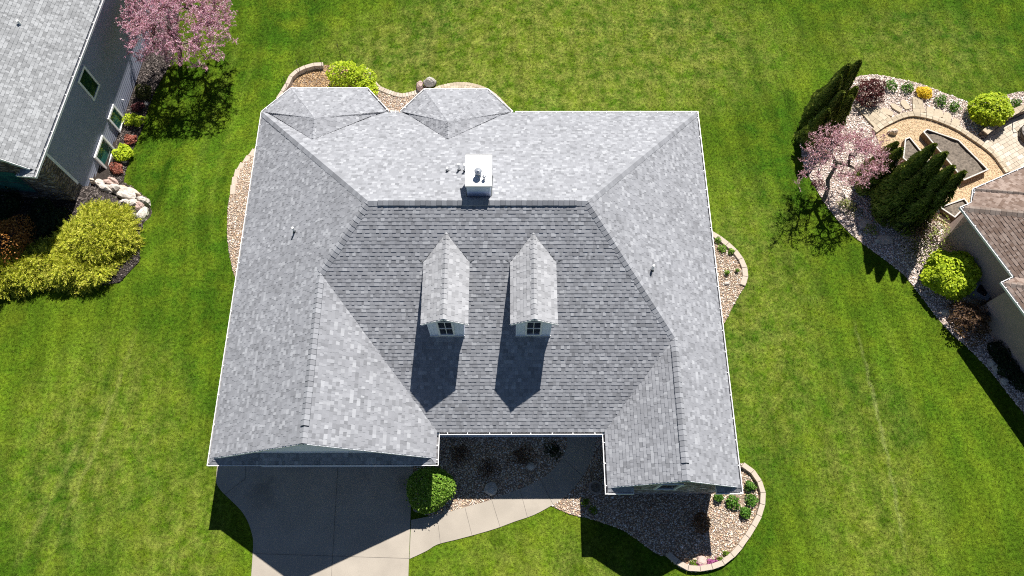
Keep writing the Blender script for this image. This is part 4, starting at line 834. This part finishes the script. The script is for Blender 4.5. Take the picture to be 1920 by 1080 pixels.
# ------------------------------------------------------------------ rocks
def rock(px, rx, ry, h, mat, label, name='boulder', cat='boulder', group=None, sink=.25, rot=0., dz=0.):
    c = G(px); n1, n2 = 12, 8; rx *= .9; ry *= .88; vs = []; fs = []; ph = rng.uniform(0, 6, 6)
    for i in range(n2 + 1):
        for j in range(n1):
            a = math.pi * i / n2; t = 2 * math.pi * j / n1; d_ = Vector((math.sin(a) * math.cos(t), math.sin(a) * math.sin(t), math.cos(a)))
            k_ = 1 + .13 * math.sin(3 * d_.x + ph[0]) + .11 * math.sin(4 * d_.y + ph[1]) + .1 * math.sin(5 * d_.z + ph[2]) + random.uniform(-.09, .09) * (0 < i < n2)
            x, y = d_.x * rx * k_, d_.y * ry * k_; vs.append((c.x + x * math.cos(rot) - y * math.sin(rot), c.y + x * math.sin(rot) + y * math.cos(rot), c.z + dz + h * (d_.z * k_ * .62 + .5 - sink)))
    for i in range(n2):
        for j in range(n1): fs.append((i * n1 + j, (i + 1) * n1 + j, (i + 1) * n1 + (j + 1) % n1, i * n1 + (j + 1) % n1))
    m = MB(); m.add(vs, fs); return tag(m.build(name, mat), label, cat, group)
gB = 'boulders stepping down beside the stone corner'
for px, rx, ry, h, mt, lb, rt in (((168, 345), .42, .24, .5, M_RKT, 'tan boulder touching the stone house corner', 0), ((189, 350), .44, .26, .5, M_RKW, 'pale boulder second from the stone house corner', -.2), ((203, 360), .38, .3, .5, M_RKW, 'pale rounded boulder nearest the juniper, upper row', -.3), ((206, 346), .44, .2, .4, M_RKP, 'pinkish boulder behind the first pale boulders', -.2), ((217, 344), .4, .17, .4, M_RKP, 'flat reddish boulder at the mulch edge', -.5), ((221, 359), .46, .3, .5, M_RKW, 'broad pale boulder in the middle of the boulder row', -.1), ((235, 358), .34, .2, .4, M_RKT, 'tan boulder at the lawn edge in the middle of the row', -.4), ((244, 371), .68, .34, .6, M_RKW, 'largest white boulder, long and flat', -.3), ((256, 364), .4, .16, .4, M_RKT, 'low tan boulder between the largest white one and the lawn', -.5), ((272, 381), .38, .3, .5, M_RKW, 'white boulder at the outer bend by the lawn', -.5), ((236, 384), .3, .22, .4, M_RKW, 'small white boulder under the largest one', 0), ((251, 387), .38, .28, .45, M_RKW, 'pale boulder against the juniper tips', .2), ((267, 391), .28, .32, .5, M_RKP, 'small pink boulder at the outer bend', 0), ((273, 406), .24, .5, .45, M_RKW, 'narrow upright white boulder at the lower end of the row', -.3), ((260, 411), .22, .24, .35, M_RKG, 'smallest grey boulder at the lower end by the juniper', 0)):
    rock(px, rx, ry, h, mt, lb, group=gB, rot=rt, dz=.1)
rock((806, 158), .42, .3, .55, M_RKG, 'rounded grey boulder at the lawn edge behind the right bay'); rock((787, 165), .26, .25, .45, M_RKP, 'small brown boulder beside the rounded grey one')
rock((920, 917), .34, .28, .3, M_RKG, 'pale grey boulder in the shaded court beside the walk', sink=.1); rock((995, 875), .22, .2, .2, M_RKG, 'small flat grey stone in the shaded court', sink=.1)
rock((1315, 1052), .3, .2, .2, M_RKP, 'flat pinkish stone among the magenta flowers', 'rock', 'rock'); rock((275, 195.5), .14, .12, .2, M_RKW, 'small white rock beside the olive shrub', 'rock', 'rock'); rock((234, 305), .13, .1, .15, M_RKW, 'small white rock below the lower lime shrub', 'rock', 'rock')
rock((1644, 453), .14, .12, .22, M_RKW, 'small white rock in the stone bed near the lawn', 'rock', 'rock'); rock((1362, 532), .18, .1, .12, M_RKG, 'small dark rock in the right side gravel', 'rock', 'rock'); rock((1671, 250), .3, .22, .35, M_RKT, 'tan rock at the end of the curved paver band', 'rock', 'rock')
for px, lb in (((1857, 681), 'shaded grey rock nearest the bronze shrub'), ((1866, 692), 'larger shaded grey rock in the middle of the narrow bed'), ((1881, 716), 'shaded grey rock lowest in the narrow bed'), ((1774, 587), 'grey rock in the shade between lime and bronze shrubs')): rock(px, .24, .2, .25, M_RKG, lb, 'rock', 'rock')
rock((1622, 420), .5, .3, .12, M_RKT, 'flat tan stone slab among the pinkish gravel', 'rock', 'rock'); rock((1658, 450), .45, .3, .12, M_RKT, 'flat tan stone slab half in the conifer shadow', 'rock', 'rock')

# ------------------------------------------------------------------ plants
def unit(n):
    v = rng.normal(size=(n, 3)); return v / np.linalg.norm(v, axis=1, keepdims=True)
def leaves(C, Nn, L, W, up=None):
    """quads centred on C, facing Nn, L long, W wide"""
    n = len(C); Nn = Nn / np.linalg.norm(Nn, axis=1, keepdims=True); r = unit(n) if up is None else up
    u = np.cross(Nn, r); u /= np.linalg.norm(u, axis=1, keepdims=True) + 1e-9; v = np.cross(Nn, u); L = np.broadcast_to(L, n)[:, None]; W = np.broadcast_to(W, n)[:, None]
    V = np.stack([C - v * L / 2, C + u * W / 2, C + v * L / 2, C - u * W / 2], 1).reshape(-1, 3); return V, np.arange(n * 4).reshape(-1, 4)
def clump(d, seed, amp=.16, fr=3.):
    r_ = np.random.default_rng(seed); k_ = r_.normal(size=(6, 3)) * fr; p_ = r_.uniform(0, 6.28, 6); return 1 + amp * np.sin(d @ k_.T + p_).sum(1) / 2.2
SEED = [1]
def shrub(name, px, rx, ry, h, n, leaf, mat, label, cat='shrub', group=None, amp=.14, fr=3., stems=5, shell=.62, base=None, upw=.75, stemr=.018, mat2=None):
    c = base if base is not None else G(px); SEED[0] += 1; root = thing(name, c, label, cat, group)
    d = unit(n); d[:, 2] = np.abs(d[:, 2]) * 1.15 - .22; d /= np.linalg.norm(d, axis=1, keepdims=True)
    rr_ = np.where(rng.random(n) < shell, 1 - np.abs(rng.normal(0, .07, n)), rng.uniform(.25, .95, n) ** .6) * clump(d, SEED[0], amp, fr)
    rr_ = np.where(rng.random(n) < .04, rr_ * rng.uniform(1.03, 1.15, n), rr_)      # stray shoots
    C = d * rr_[:, None] * np.array([rx, ry, h * .62]) + np.array([c.x, c.y, c.z + h * .4]); C[:, 2] = np.maximum(C[:, 2], c.z + .03)
    Nn = d * .6 + unit(n) * .75 + np.array([0, 0, upw]); sz = leaf * rng.uniform(.7, 1.3, n)
    V, F = leaves(C, Nn, sz * 1.5, sz); npmesh('foliage', V, F, mat, root)
    m = MB()
    for i in range(stems):
        t = 2 * math.pi * i / stems + random.random(); e = Vector((c.x + rx * .6 * math.cos(t), c.y + ry * .6 * math.sin(t), c.z + h * .6)); m.tube([c - Vector((0, 0, .05)), c.lerp(e, .5) + Vector((0, 0, h * .1)), e], [stemr, stemr * .8, stemr * .4], 5)
    m.build('stem', M_BARKD, root); return root
# lime and green shrubs
shrub('lime_shrub', (650, 150), .85, .8, 1.3, 1800, .075, M_LIME, 'tall lime green shrub at the edge of the tan mulch', group='lime shrubs behind the left bay', amp=.22)
shrub('lime_shrub', (678, 155), .7, .65, .95, 1400, .075, M_LIME, 'middle lime green shrub touching the paver border', group='lime shrubs behind the left bay', amp=.22)
shrub('lime_shrub', (690, 176), .55, .6, .8, 1000, .075, M_LIME, 'lowest lime green shrub beside the gutter corner', group='lime shrubs behind the left bay', amp=.22)
shrub('round_shrub', (1770, 524), 1.27, 1.15, 1.6, 5500, .1, M_LIME, 'large round lime shrub covering the air conditioner', amp=.12, fr=4)
shrub('round_shrub', (1845, 219), .98, .9, 1.3, 4200, .085, M_LIME, 'round lime shrub above the patio and its seat wall', amp=.08, fr=4)
shrub('clipped_shrub', (812, 921), 1.02, .98, 1.35, 6000, .06, M_BOX, 'clipped green shrub at the garage corner, half in shade', amp=.13, fr=2.5, shell=.68)
shrub('barberry', (1622, 184), .75, .7, 1.0, 2200, .06, M_BARB, 'purple barberry beside the dark conifers', amp=.25, fr=4, upw=.1)
shrub('bronze_shrub', (1806, 607), .85, .85, 1.05, 2200, .07, M_BROWN, 'bronze brown shrub beside the taupe wall', amp=.25, fr=4, upw=.1)
shrub('gold_shrub', (1729, 177), .42, .36, .4, 700, .06, M_GOLD, 'small bright yellow shrub above the paver pad', amp=.15)
gp = 'small green clumps in the upper stone bed'
for px, lb, s_ in (((1667, 164), 'green clump right of the purple barberry', .3), ((1698, 168), 'green clump left of the yellow shrub', .3), ((1761, 193), 'green clump right of the yellow shrub', .28), ((1786, 205), 'green clump left of the round lime shrub', .28), ((1902, 199), 'green clump beside the curved garden hook', .3)):
    shrub('perennial', px, s_, s_, .38, 260, .06, M_PER, lb, 'perennial', gp, amp=.3, stems=3, upw=0.)
gp = 'green clumps in the sunny gravel by the stone gable'
for px, lb, s_ in (((1346, 934), 'small green clump just below the gable return', .17), ((1371, 943), 'largest round green clump in the sunny gravel', .29), ((1407, 938), 'green clump close to the block edging at its outer bend', .24), ((1395, 961), 'green clump lowest in the sunny gravel', .22), ((1405, 913), 'green clump nearest the gutter corner', .22)):
    shrub('perennial', px, s_, s_ * .95, .34, int(1800 * s_), .055, M_PER, lb, 'perennial', gp, amp=.2, stems=3, upw=.2)
gp = 'green clumps in the right side gravel bed'
for px, lb, s_ in (((1345, 452), 'light green clump at the upper end touching the gutter', .18), ((1353, 468), 'largest light green clump in the right side bed', .26), ((1371, 473), 'light green clump against the block edging', .19), ((1381, 509), 'tiny green sprout near the bulge of the edging', .1), ((1362, 513), 'thin straggly green sprout in the middle of the bed', .12)):
    s_ *= .8; shrub('perennial', px, s_, s_, .26, int(1100 * s_), .045, M_BOX, lb, 'perennial', gp, amp=.25, stems=3)
for px, lb, s_, mt in (((862, 852), 'brownish shrub in the shaded court nearest the garage', .42, M_BROWN), ((914, 879), 'rust brown shrub in the middle of the shaded court', .4, M_BROWN), ((977, 856), 'broad brown shrub in the shaded court left of the walk', .5, M_BROWN), ((1037, 845), 'dark green shrub beside the shaded walk', .4, M_DKG), ((1097, 942), 'small dark green plant at the shadow edge left of the gable', .16, M_LIMED), ((1112, 958), 'small dark green plant in the shaded gravel near the lawn', .16, M_LIMED)):
    shrub('low_shrub', px, s_, s_, .32, int(650 * s_), .05, mt, lb, amp=.35, shell=.4, stems=8)
shrub('dark_shrub', (1312, 982), .36, .42, .6, 420, .06, M_BROWN, 'dark shrub at the edge of the gable shadow in the gravel')
for px, lb, s_, mt in (((1314, 1059), 'magenta flower clump left of the pinkish stone edge', .2, M_FLOW), ((1334, 1054), 'magenta flower clump in the middle by the edging', .18, M_FLOW), ((1343, 1053), 'smallest magenta flower clump on the right', .14, M_FLOW), ((1300, 1058), 'light green weed left of the magenta flowers', .2, M_LIMED), ((1350, 1050), 'light green weed right of the magenta flowers', .17, M_LIMED), ((1362, 1039), 'tiny green weed in the sunny gravel by the edging', .14, M_LIMED)):
    shrub('flower_clump' if mt is M_FLOW else 'weed', px, s_, s_ * .8, .18, 160, .04, mt, lb, 'flowers' if mt is M_FLOW else 'weed', amp=.3, stems=2)
for px, rx, h, mt, lb, nm in (((273, 179), .5, .5, M_OLIVE, 'olive green shrub in the dark mulch below the pink tree', 'low_shrub'), ((260, 205), .35, .35, M_BARB, 'dark red plant in the mulch below the olive shrub', 'low_shrub'), ((256, 230), .42, .5, M_LIME, 'upper lime shrub beside the slate wall window', 'lime_shrub'), ((246, 264), .36, .3, M_CORAL, 'upper coral plant between the two lime shrubs', 'coral_plant'), ((235, 291), .46, .5, M_LIME, 'lower and larger lime shrub beside the slate wall', 'lime_shrub'), ((222, 320), .36, .32, M_CORAL, 'lower coral plant near the boulders', 'coral_plant')):
    shrub(nm, px, rx, rx * .95, h, int(1500 * rx), .08 if mt is M_LIME else .065, mt, lb, amp=.28)
shrub('rust_shrub', (36, 462), 1.15, 1.0, 2.0, 3000, .06, M_RUST, 'rust orange shrub mostly shaded by the stone wall', amp=.3, shell=.4)
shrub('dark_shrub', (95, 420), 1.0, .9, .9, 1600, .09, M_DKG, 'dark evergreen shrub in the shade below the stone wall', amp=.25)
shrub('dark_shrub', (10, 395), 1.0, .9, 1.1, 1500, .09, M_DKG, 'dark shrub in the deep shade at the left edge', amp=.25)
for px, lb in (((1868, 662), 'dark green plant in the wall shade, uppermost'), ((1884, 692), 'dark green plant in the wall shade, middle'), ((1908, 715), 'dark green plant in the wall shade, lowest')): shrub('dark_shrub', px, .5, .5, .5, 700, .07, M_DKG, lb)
shrub('spring_shrub', (1745, 452), .95, 1.1, 1.3, 420, .06, M_SPRING, 'airy yellow green shrub in front of the triangular planter', amp=.3, shell=.3, stems=11, stemr=.012)
shrub('spring_shrub', (1712, 470), .7, .7, .8, 260, .06, M_OLIVE, 'thin olive shrub left of the airy yellow green one', amp=.3, shell=.3, stems=9, stemr=.012)
shrub('brown_shrub', (1722, 432), .7, .6, 1.0, 700, .06, M_BROWN, 'brownish twiggy shrub between conifers and triangular planter', amp=.3, stems=9, shell=.4)
for px, lb, mt in (((1631, 432), 'tan dry tuft in the stone bed near the lawn', M_SPRING), ((1597, 395), 'thin green tuft beside the leaning trunk', M_OLIVE), ((1583, 385), 'sparse yellowish tuft below the pink tree', M_SPRING), ((1532, 345), 'purplish twiggy tuft beside the pink tree trunk', M_BARB)): shrub('dry_tuft', px, .35, .32, .3, 220, .045, mt, lb, 'perennial', amp=.3, stems=3)
# dark flower pot in the court shade
p = G((1115, 916)); root = thing('flower_pot', p, 'round dark flower pot in the shade beside the right wing', 'flower pot'); m = MB(); n_ = 18
m.tube([p, p + Vector((0, 0, .3)), p + Vector((0, 0, .36))], [.2, .27, .29], n_); m.build('pot', MAT('brown_pot', (.3, .25, .21), .2), root, False)
m = MB(); m.tube([p + Vector((0, 0, .355)), p + Vector((0, 0, .372))], .2, n_); m.build('soil', M_SOIL, root)

# junipers: feathery sprays
def juniper(px, rx, ry, h, n, label, rot=0.):
    c = G(px); root = thing('golden_juniper', c, label, 'juniper', 'golden junipers beside the stone house'); SEED[0] += 1
    d = unit(n); d[:, 2] = np.abs(d[:, 2]) * .9; d /= np.linalg.norm(d, axis=1, keepdims=True)
    rr_ = np.where(rng.random(n) < .75, 1 - np.abs(rng.normal(0, .12, n)), rng.uniform(.4, .95, n)) * clump(d, SEED[0], .19, 4.)
    C = d * rr_[:, None] * np.array([rx, ry, h]); ca, sa = math.cos(rot), math.sin(rot); C = np.stack([C[:, 0] * ca - C[:, 1] * sa, C[:, 0] * sa + C[:, 1] * ca, C[:, 2]], 1) + np.array(c)
    ax = d * np.array([.55, .55, .2]) + unit(n) * .8 + np.array([.3, -.25, .25]); ax /= np.linalg.norm(ax, axis=1, keepdims=True)
    k_ = 11; Ls = rng.uniform(.2, .38, n); VV = []; 
    side = np.cross(ax, np.array([0, 0, 1.]) + unit(n) * .5); side /= np.linalg.norm(side, axis=1, keepdims=True) + 1e-9; nn = np.cross(side, ax)
    for j in range(k_):
        t = j / (k_ - 1); s_ = 1 if j % 2 else -1; o_ = C + ax * (Ls * t)[:, None] - nn * (Ls * t * t * .25)[:, None]
        tip = o_ + (ax * .9 + side * s_ * (.6 if j < k_ - 1 else 0)) * (Ls * (.42 - .2 * t))[:, None] + nn * rng.uniform(-.03, .05, n)[:, None]; wv_ = side * .02 * (1 if j == k_ - 1 else 0) + ax * .028
        VV.append(np.stack([o_ - wv_, o_ + wv_, tip], 1))
    V = np.stack(VV, 1).reshape(-1, 3); F = np.arange(len(V)).reshape(-1, 3)
    npmesh('foliage', V, F, M_JUN, root)
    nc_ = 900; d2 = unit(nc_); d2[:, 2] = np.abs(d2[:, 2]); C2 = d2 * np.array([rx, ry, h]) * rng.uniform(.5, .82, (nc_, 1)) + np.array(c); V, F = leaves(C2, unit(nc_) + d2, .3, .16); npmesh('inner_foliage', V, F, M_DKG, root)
    m = MB()
    for i in range(7): t = i * .9; m.tube([c, c + Vector((rx * .4 * math.cos(t), ry * .4 * math.sin(t), h * .5)), c + Vector((rx * .75 * math.cos(t), ry * .75 * math.sin(t), h * .6))], [.05, .035, .015], 5)
    m.build('stem', M_BARKD, root)
juniper((195, 450), 1.75, 1.9, 1.1, 5200, 'largest golden juniper mounded below the boulders'); juniper((150, 512), 1.35, .95, .85, 2700, 'golden juniper lobe at the lower lawn edge'); juniper((78, 500), 1.4, 1.05, .85, 2900, 'golden juniper spreading left toward the rust shrub'); juniper((12, 518), 1.5, 1.0, .85, 2900, 'golden juniper cut by the left edge')

# arborvitae: narrow cones of upright fans
def arbor(base, tip, label, group, rad=.62):
    b = G(base); zs = np.linspace(1, 8, 140); best = min(zs, key=lambda z: (lambda q: (q[0] - tip[0]) ** 2 + (q[1] - tip[1]) ** 2)(proj(b + Vector((0, 0, float(z)))))); h = float(best)
    root = thing('arborvitae', b, label, 'conifer', group); n = int(1500 * h * rad); t = rng.uniform(0, 1, n) ** .8; az_ = rng.uniform(0, 6.28, n); SEED[0] += 1
    d = np.stack([np.cos(az_), np.sin(az_), np.zeros(n)], 1); prof = rad * np.minimum(1., (t * 6 + .5)) * (1 - t) ** .75 * 1.1
    rr_ = prof * (1 - np.abs(rng.normal(0, .14, n))) * clump(np.stack([d[:, 0] * 1.3, d[:, 1] * 1.3, t * 5], 1), SEED[0], .2, 2.2)
    C = d * rr_[:, None] + np.stack([np.zeros(n), np.zeros(n), t * h], 1) + np.array(b)
    an = az_ + rng.normal(0, .7, n); Nn = np.stack([-np.sin(an), np.cos(an), rng.normal(0, .2, n)], 1) + d * .7 + np.array([0, 0, .45]); up = np.cross(Nn, np.tile([0, 0, 1.], (n, 1)) + d * .5 + unit(n) * .25); sz = rng.uniform(.1, .2, n)
    V, F = leaves(C, Nn, sz * 1.5, sz * .75, up); npmesh('foliage', V, F, M_ARB, root)
    m = MB(); m.tube([b - Vector((0, 0, .1)), b + Vector((0, 0, h * .5)), b + Vector((0, 0, h * .95))], [.09, .06, .015], 7); m.build('trunk', M_BARKD, root)
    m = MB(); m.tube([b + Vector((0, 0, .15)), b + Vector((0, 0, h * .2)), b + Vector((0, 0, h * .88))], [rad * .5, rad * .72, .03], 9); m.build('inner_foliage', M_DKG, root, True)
def proj(p):
    q = CR.transposed() @ (p - CAM); return 960 + FPX * q.x / -q.z, 540 - FPX * q.y / -q.z
g1, g2 = 'dark conifers at the upper end of the stone bed', 'dark conifers beside the planters'
arbor((1547, 213), (1612, 114), 'tallest conifer of the upper row, at its outer end', g1, .62); arbor((1529, 218), (1593, 121), 'second tallest conifer of the upper row', g1, .62); arbor((1515, 236), (1577, 142), 'conifer at the lawn side of the upper row', g1, .62)
arbor((1528, 250), (1580, 172), 'shorter conifer in the middle of the upper row above the pink tree', g1, .6); arbor((1553, 244), (1596, 180), 'short conifer of the upper row near the barberry', g1, .55); arbor((1570, 216), (1607, 163), 'shortest conifer of the upper row, touching the barberry', g1, .42)
arbor((1512, 268), (1553, 205), 'lowest conifer of the upper row at the bend of the bed', g1, .6)
arbor((1648, 380), (1751, 269), 'tallest conifer beside the planters, its tip over the large planter', g2, .75); arbor((1666, 394), (1772, 284), 'conifer second from the tallest, its tip over the planter rim', g2, .72); arbor((1690, 405), (1784, 306), 'conifer third from the tallest, over the planter side', g2, .7); arbor((1710, 412), (1804, 315), 'conifer nearest the large planter lower corner', g2, .68)
arbor((1625, 352), (1700, 287), 'conifer behind the pink blossom, inner side', g2, .7); arbor((1622, 336), (1687, 272), 'conifer furthest up behind the pink blossom', g2, .6); arbor((1655, 402), (1732, 331), 'short conifer in front at the gravel side', g2, .75); arbor((1690, 420), (1752, 362), 'lowest conifer at the twiggy brown shrub', g2, .7)

# redbuds
def redbud(base, C, rad, nt_, mat, label, seed, dens, lean=None, trunk_r=.11, th=.55):
    r_ = np.random.default_rng(seed); b = G(base); C = np.array(C); rad = np.array(rad); root = thing('blossom_tree', b, label, 'tree')
    fork = Vector(b) * .55 + Vector(C) * .45; fork.z = b.z + (C[2] - b.z) * th
    if lean is not None: fork = lean
    nodes = [np.array(b), np.array(b.lerp(fork, .33)) + r_.normal(0, .04, 3), np.array(b.lerp(fork, .66)) + r_.normal(0, .05, 3), np.array(fork)]; par = [-1, 0, 1, 2]
    u = unit(nt_); u[:, 2] = np.where(u[:, 2] < -.35, -u[:, 2], u[:, 2]); tg = C + u * rad * (r_.uniform(.25, 1, (nt_, 1)) ** .55) * clump(u, seed, .22, 2.4)[:, None]
    tg = tg[np.argsort(np.linalg.norm(tg - np.array(fork), axis=1))]; ends = []
    for tgt in tg:
        A = np.array(nodes[2:]); dd = np.linalg.norm(A - tgt, axis=1); pen = np.where(A[:, 2] > tgt[2] + .25, .5, 0); j = int(np.argmin(dd + pen)) + 2; L = np.linalg.norm(nodes[j] - tgt); k_ = max(2, int(L / .28)); p0 = nodes[j]; prev = j
        for i in range(1, k_ + 1):
            t = i / k_; q = p0 + (tgt - p0) * t + np.array([0, 0, .12 * L * math.sin(math.pi * t)]) + r_.normal(0, .025, 3); nodes.append(q); par.append(prev); prev = len(nodes) - 1
        ends.append(prev)
    n = len(nodes); wgt = [0.] * n
    for e in ends: wgt[e] += 1
    for i in range(n - 1, 0, -1): wgt[par[i]] += wgt[i]
    m = MB(); mt_ = MB(); tot = max(wgt[0], 1)
    for i in range(1, n):
        f = lambda w_: max(.006, trunk_r * (w_ / tot) ** .45); ra_, rb_ = f(wgt[par[i]]) if par[i] > 0 else trunk_r * 1.15, f(wgt[i]); ra_ = min(ra_, rb_ * 1.6)
        m.tube([nodes[par[i]], nodes[i]], [ra_, rb_], 6 if rb_ > .03 else 4, cap=rb_ > .05)
    m.build('trunk', M_BARK, root, True)
    CC = []
    for i in range(4, n):
        if wgt[i] < tot * .05:
            a, q = nodes[par[i]], nodes[i]; kk = r_.poisson(dens * np.linalg.norm(q - a) * (1.2 if wgt[i] < 4 else .6)); CC.append(a + (q - a) * r_.uniform(0, 1, (kk, 1)) + r_.normal(0, .045, (kk, 3)))
    for e in ends:                              # side twigs
        for _ in range(4):
            dvec = r_.normal(size=3); dvec[2] = abs(dvec[2]) * .6; dvec /= np.linalg.norm(dvec); L = r_.uniform(.2, .45); kk = int(dens * L * .9); CC.append(nodes[e] + dvec * L * r_.uniform(0, 1, (kk, 1)) + r_.normal(0, .025, (kk, 3)))
    CC = np.concatenate(CC); sz = r_.uniform(.024, .05, len(CC)); V, F = leaves(CC, unit(len(CC)), sz * 1.3, sz); npmesh('crown', V, F, mat, root); return len(CC)
redbud((338, 112), (-5.3, 21.5, 1.75), (3.1, 2.7, 1.35), 620, M_PINK, 'dense pink blossom tree beside the slate wall', 11, 95, trunk_r=.13, th=.5)
redbud((1544, 376), (27.6, 13.0, 2.6), (2.6, 1.95, .65), 240, M_PINKD, 'sparse pink blossom tree with leaning trunk in the stone bed', 23, 56, trunk_r=.1, lean=Z((1566, 314), 1.6))

# ------------------------------------------------------------------ grass blades
fx = [tuple(Z(p, 0)[:2]) for p in ((-70, -40), (1990, -40), (1990, 1120), (-70, 1120))]
NOGRASS += [inset(foot, .2), [tuple(LH(a, b, 0)[:2]) for a, b in ((-.1, -9), (21, -9), (21, 0.02), (-.1, .02))], [tuple(RH(a, b, 0)[:2]) for a, b in wp]]
n = 900000; lo = np.min(np.array(fx), 0); hi = np.max(np.array(fx), 0); q = rng.uniform(lo, hi, (n, 2)); q = q[inpoly(q, fx)]
for poly in NOGRASS: q = q[~inpoly(q, poly)]
n = len(q); base = np.stack([q[:, 0], q[:, 1], T(q[:, 0], q[:, 1]) - .004], 1); a = rng.uniform(0, 6.28, n); wdt = rng.uniform(.006, .012, n)[:, None]; sdv = np.stack([np.cos(a), np.sin(a), np.zeros(n)], 1) * wdt
ln_ = rng.uniform(.035, .075, n)[:, None]; dirv = np.stack([rng.normal(0, .55, n), rng.normal(0, .55, n), np.ones(n)], 1); dirv /= np.linalg.norm(dirv, axis=1, keepdims=True)
V = np.stack([base - sdv, base + sdv, base + dirv * ln_], 1).reshape(-1, 3)
tag(npmesh('grass', V, np.arange(n * 3).reshape(-1, 3), M_GRASS, org=(0, 0, 0)), 'short mown green lawn grass with dry yellowish patches', 'grass', kind='stuff')
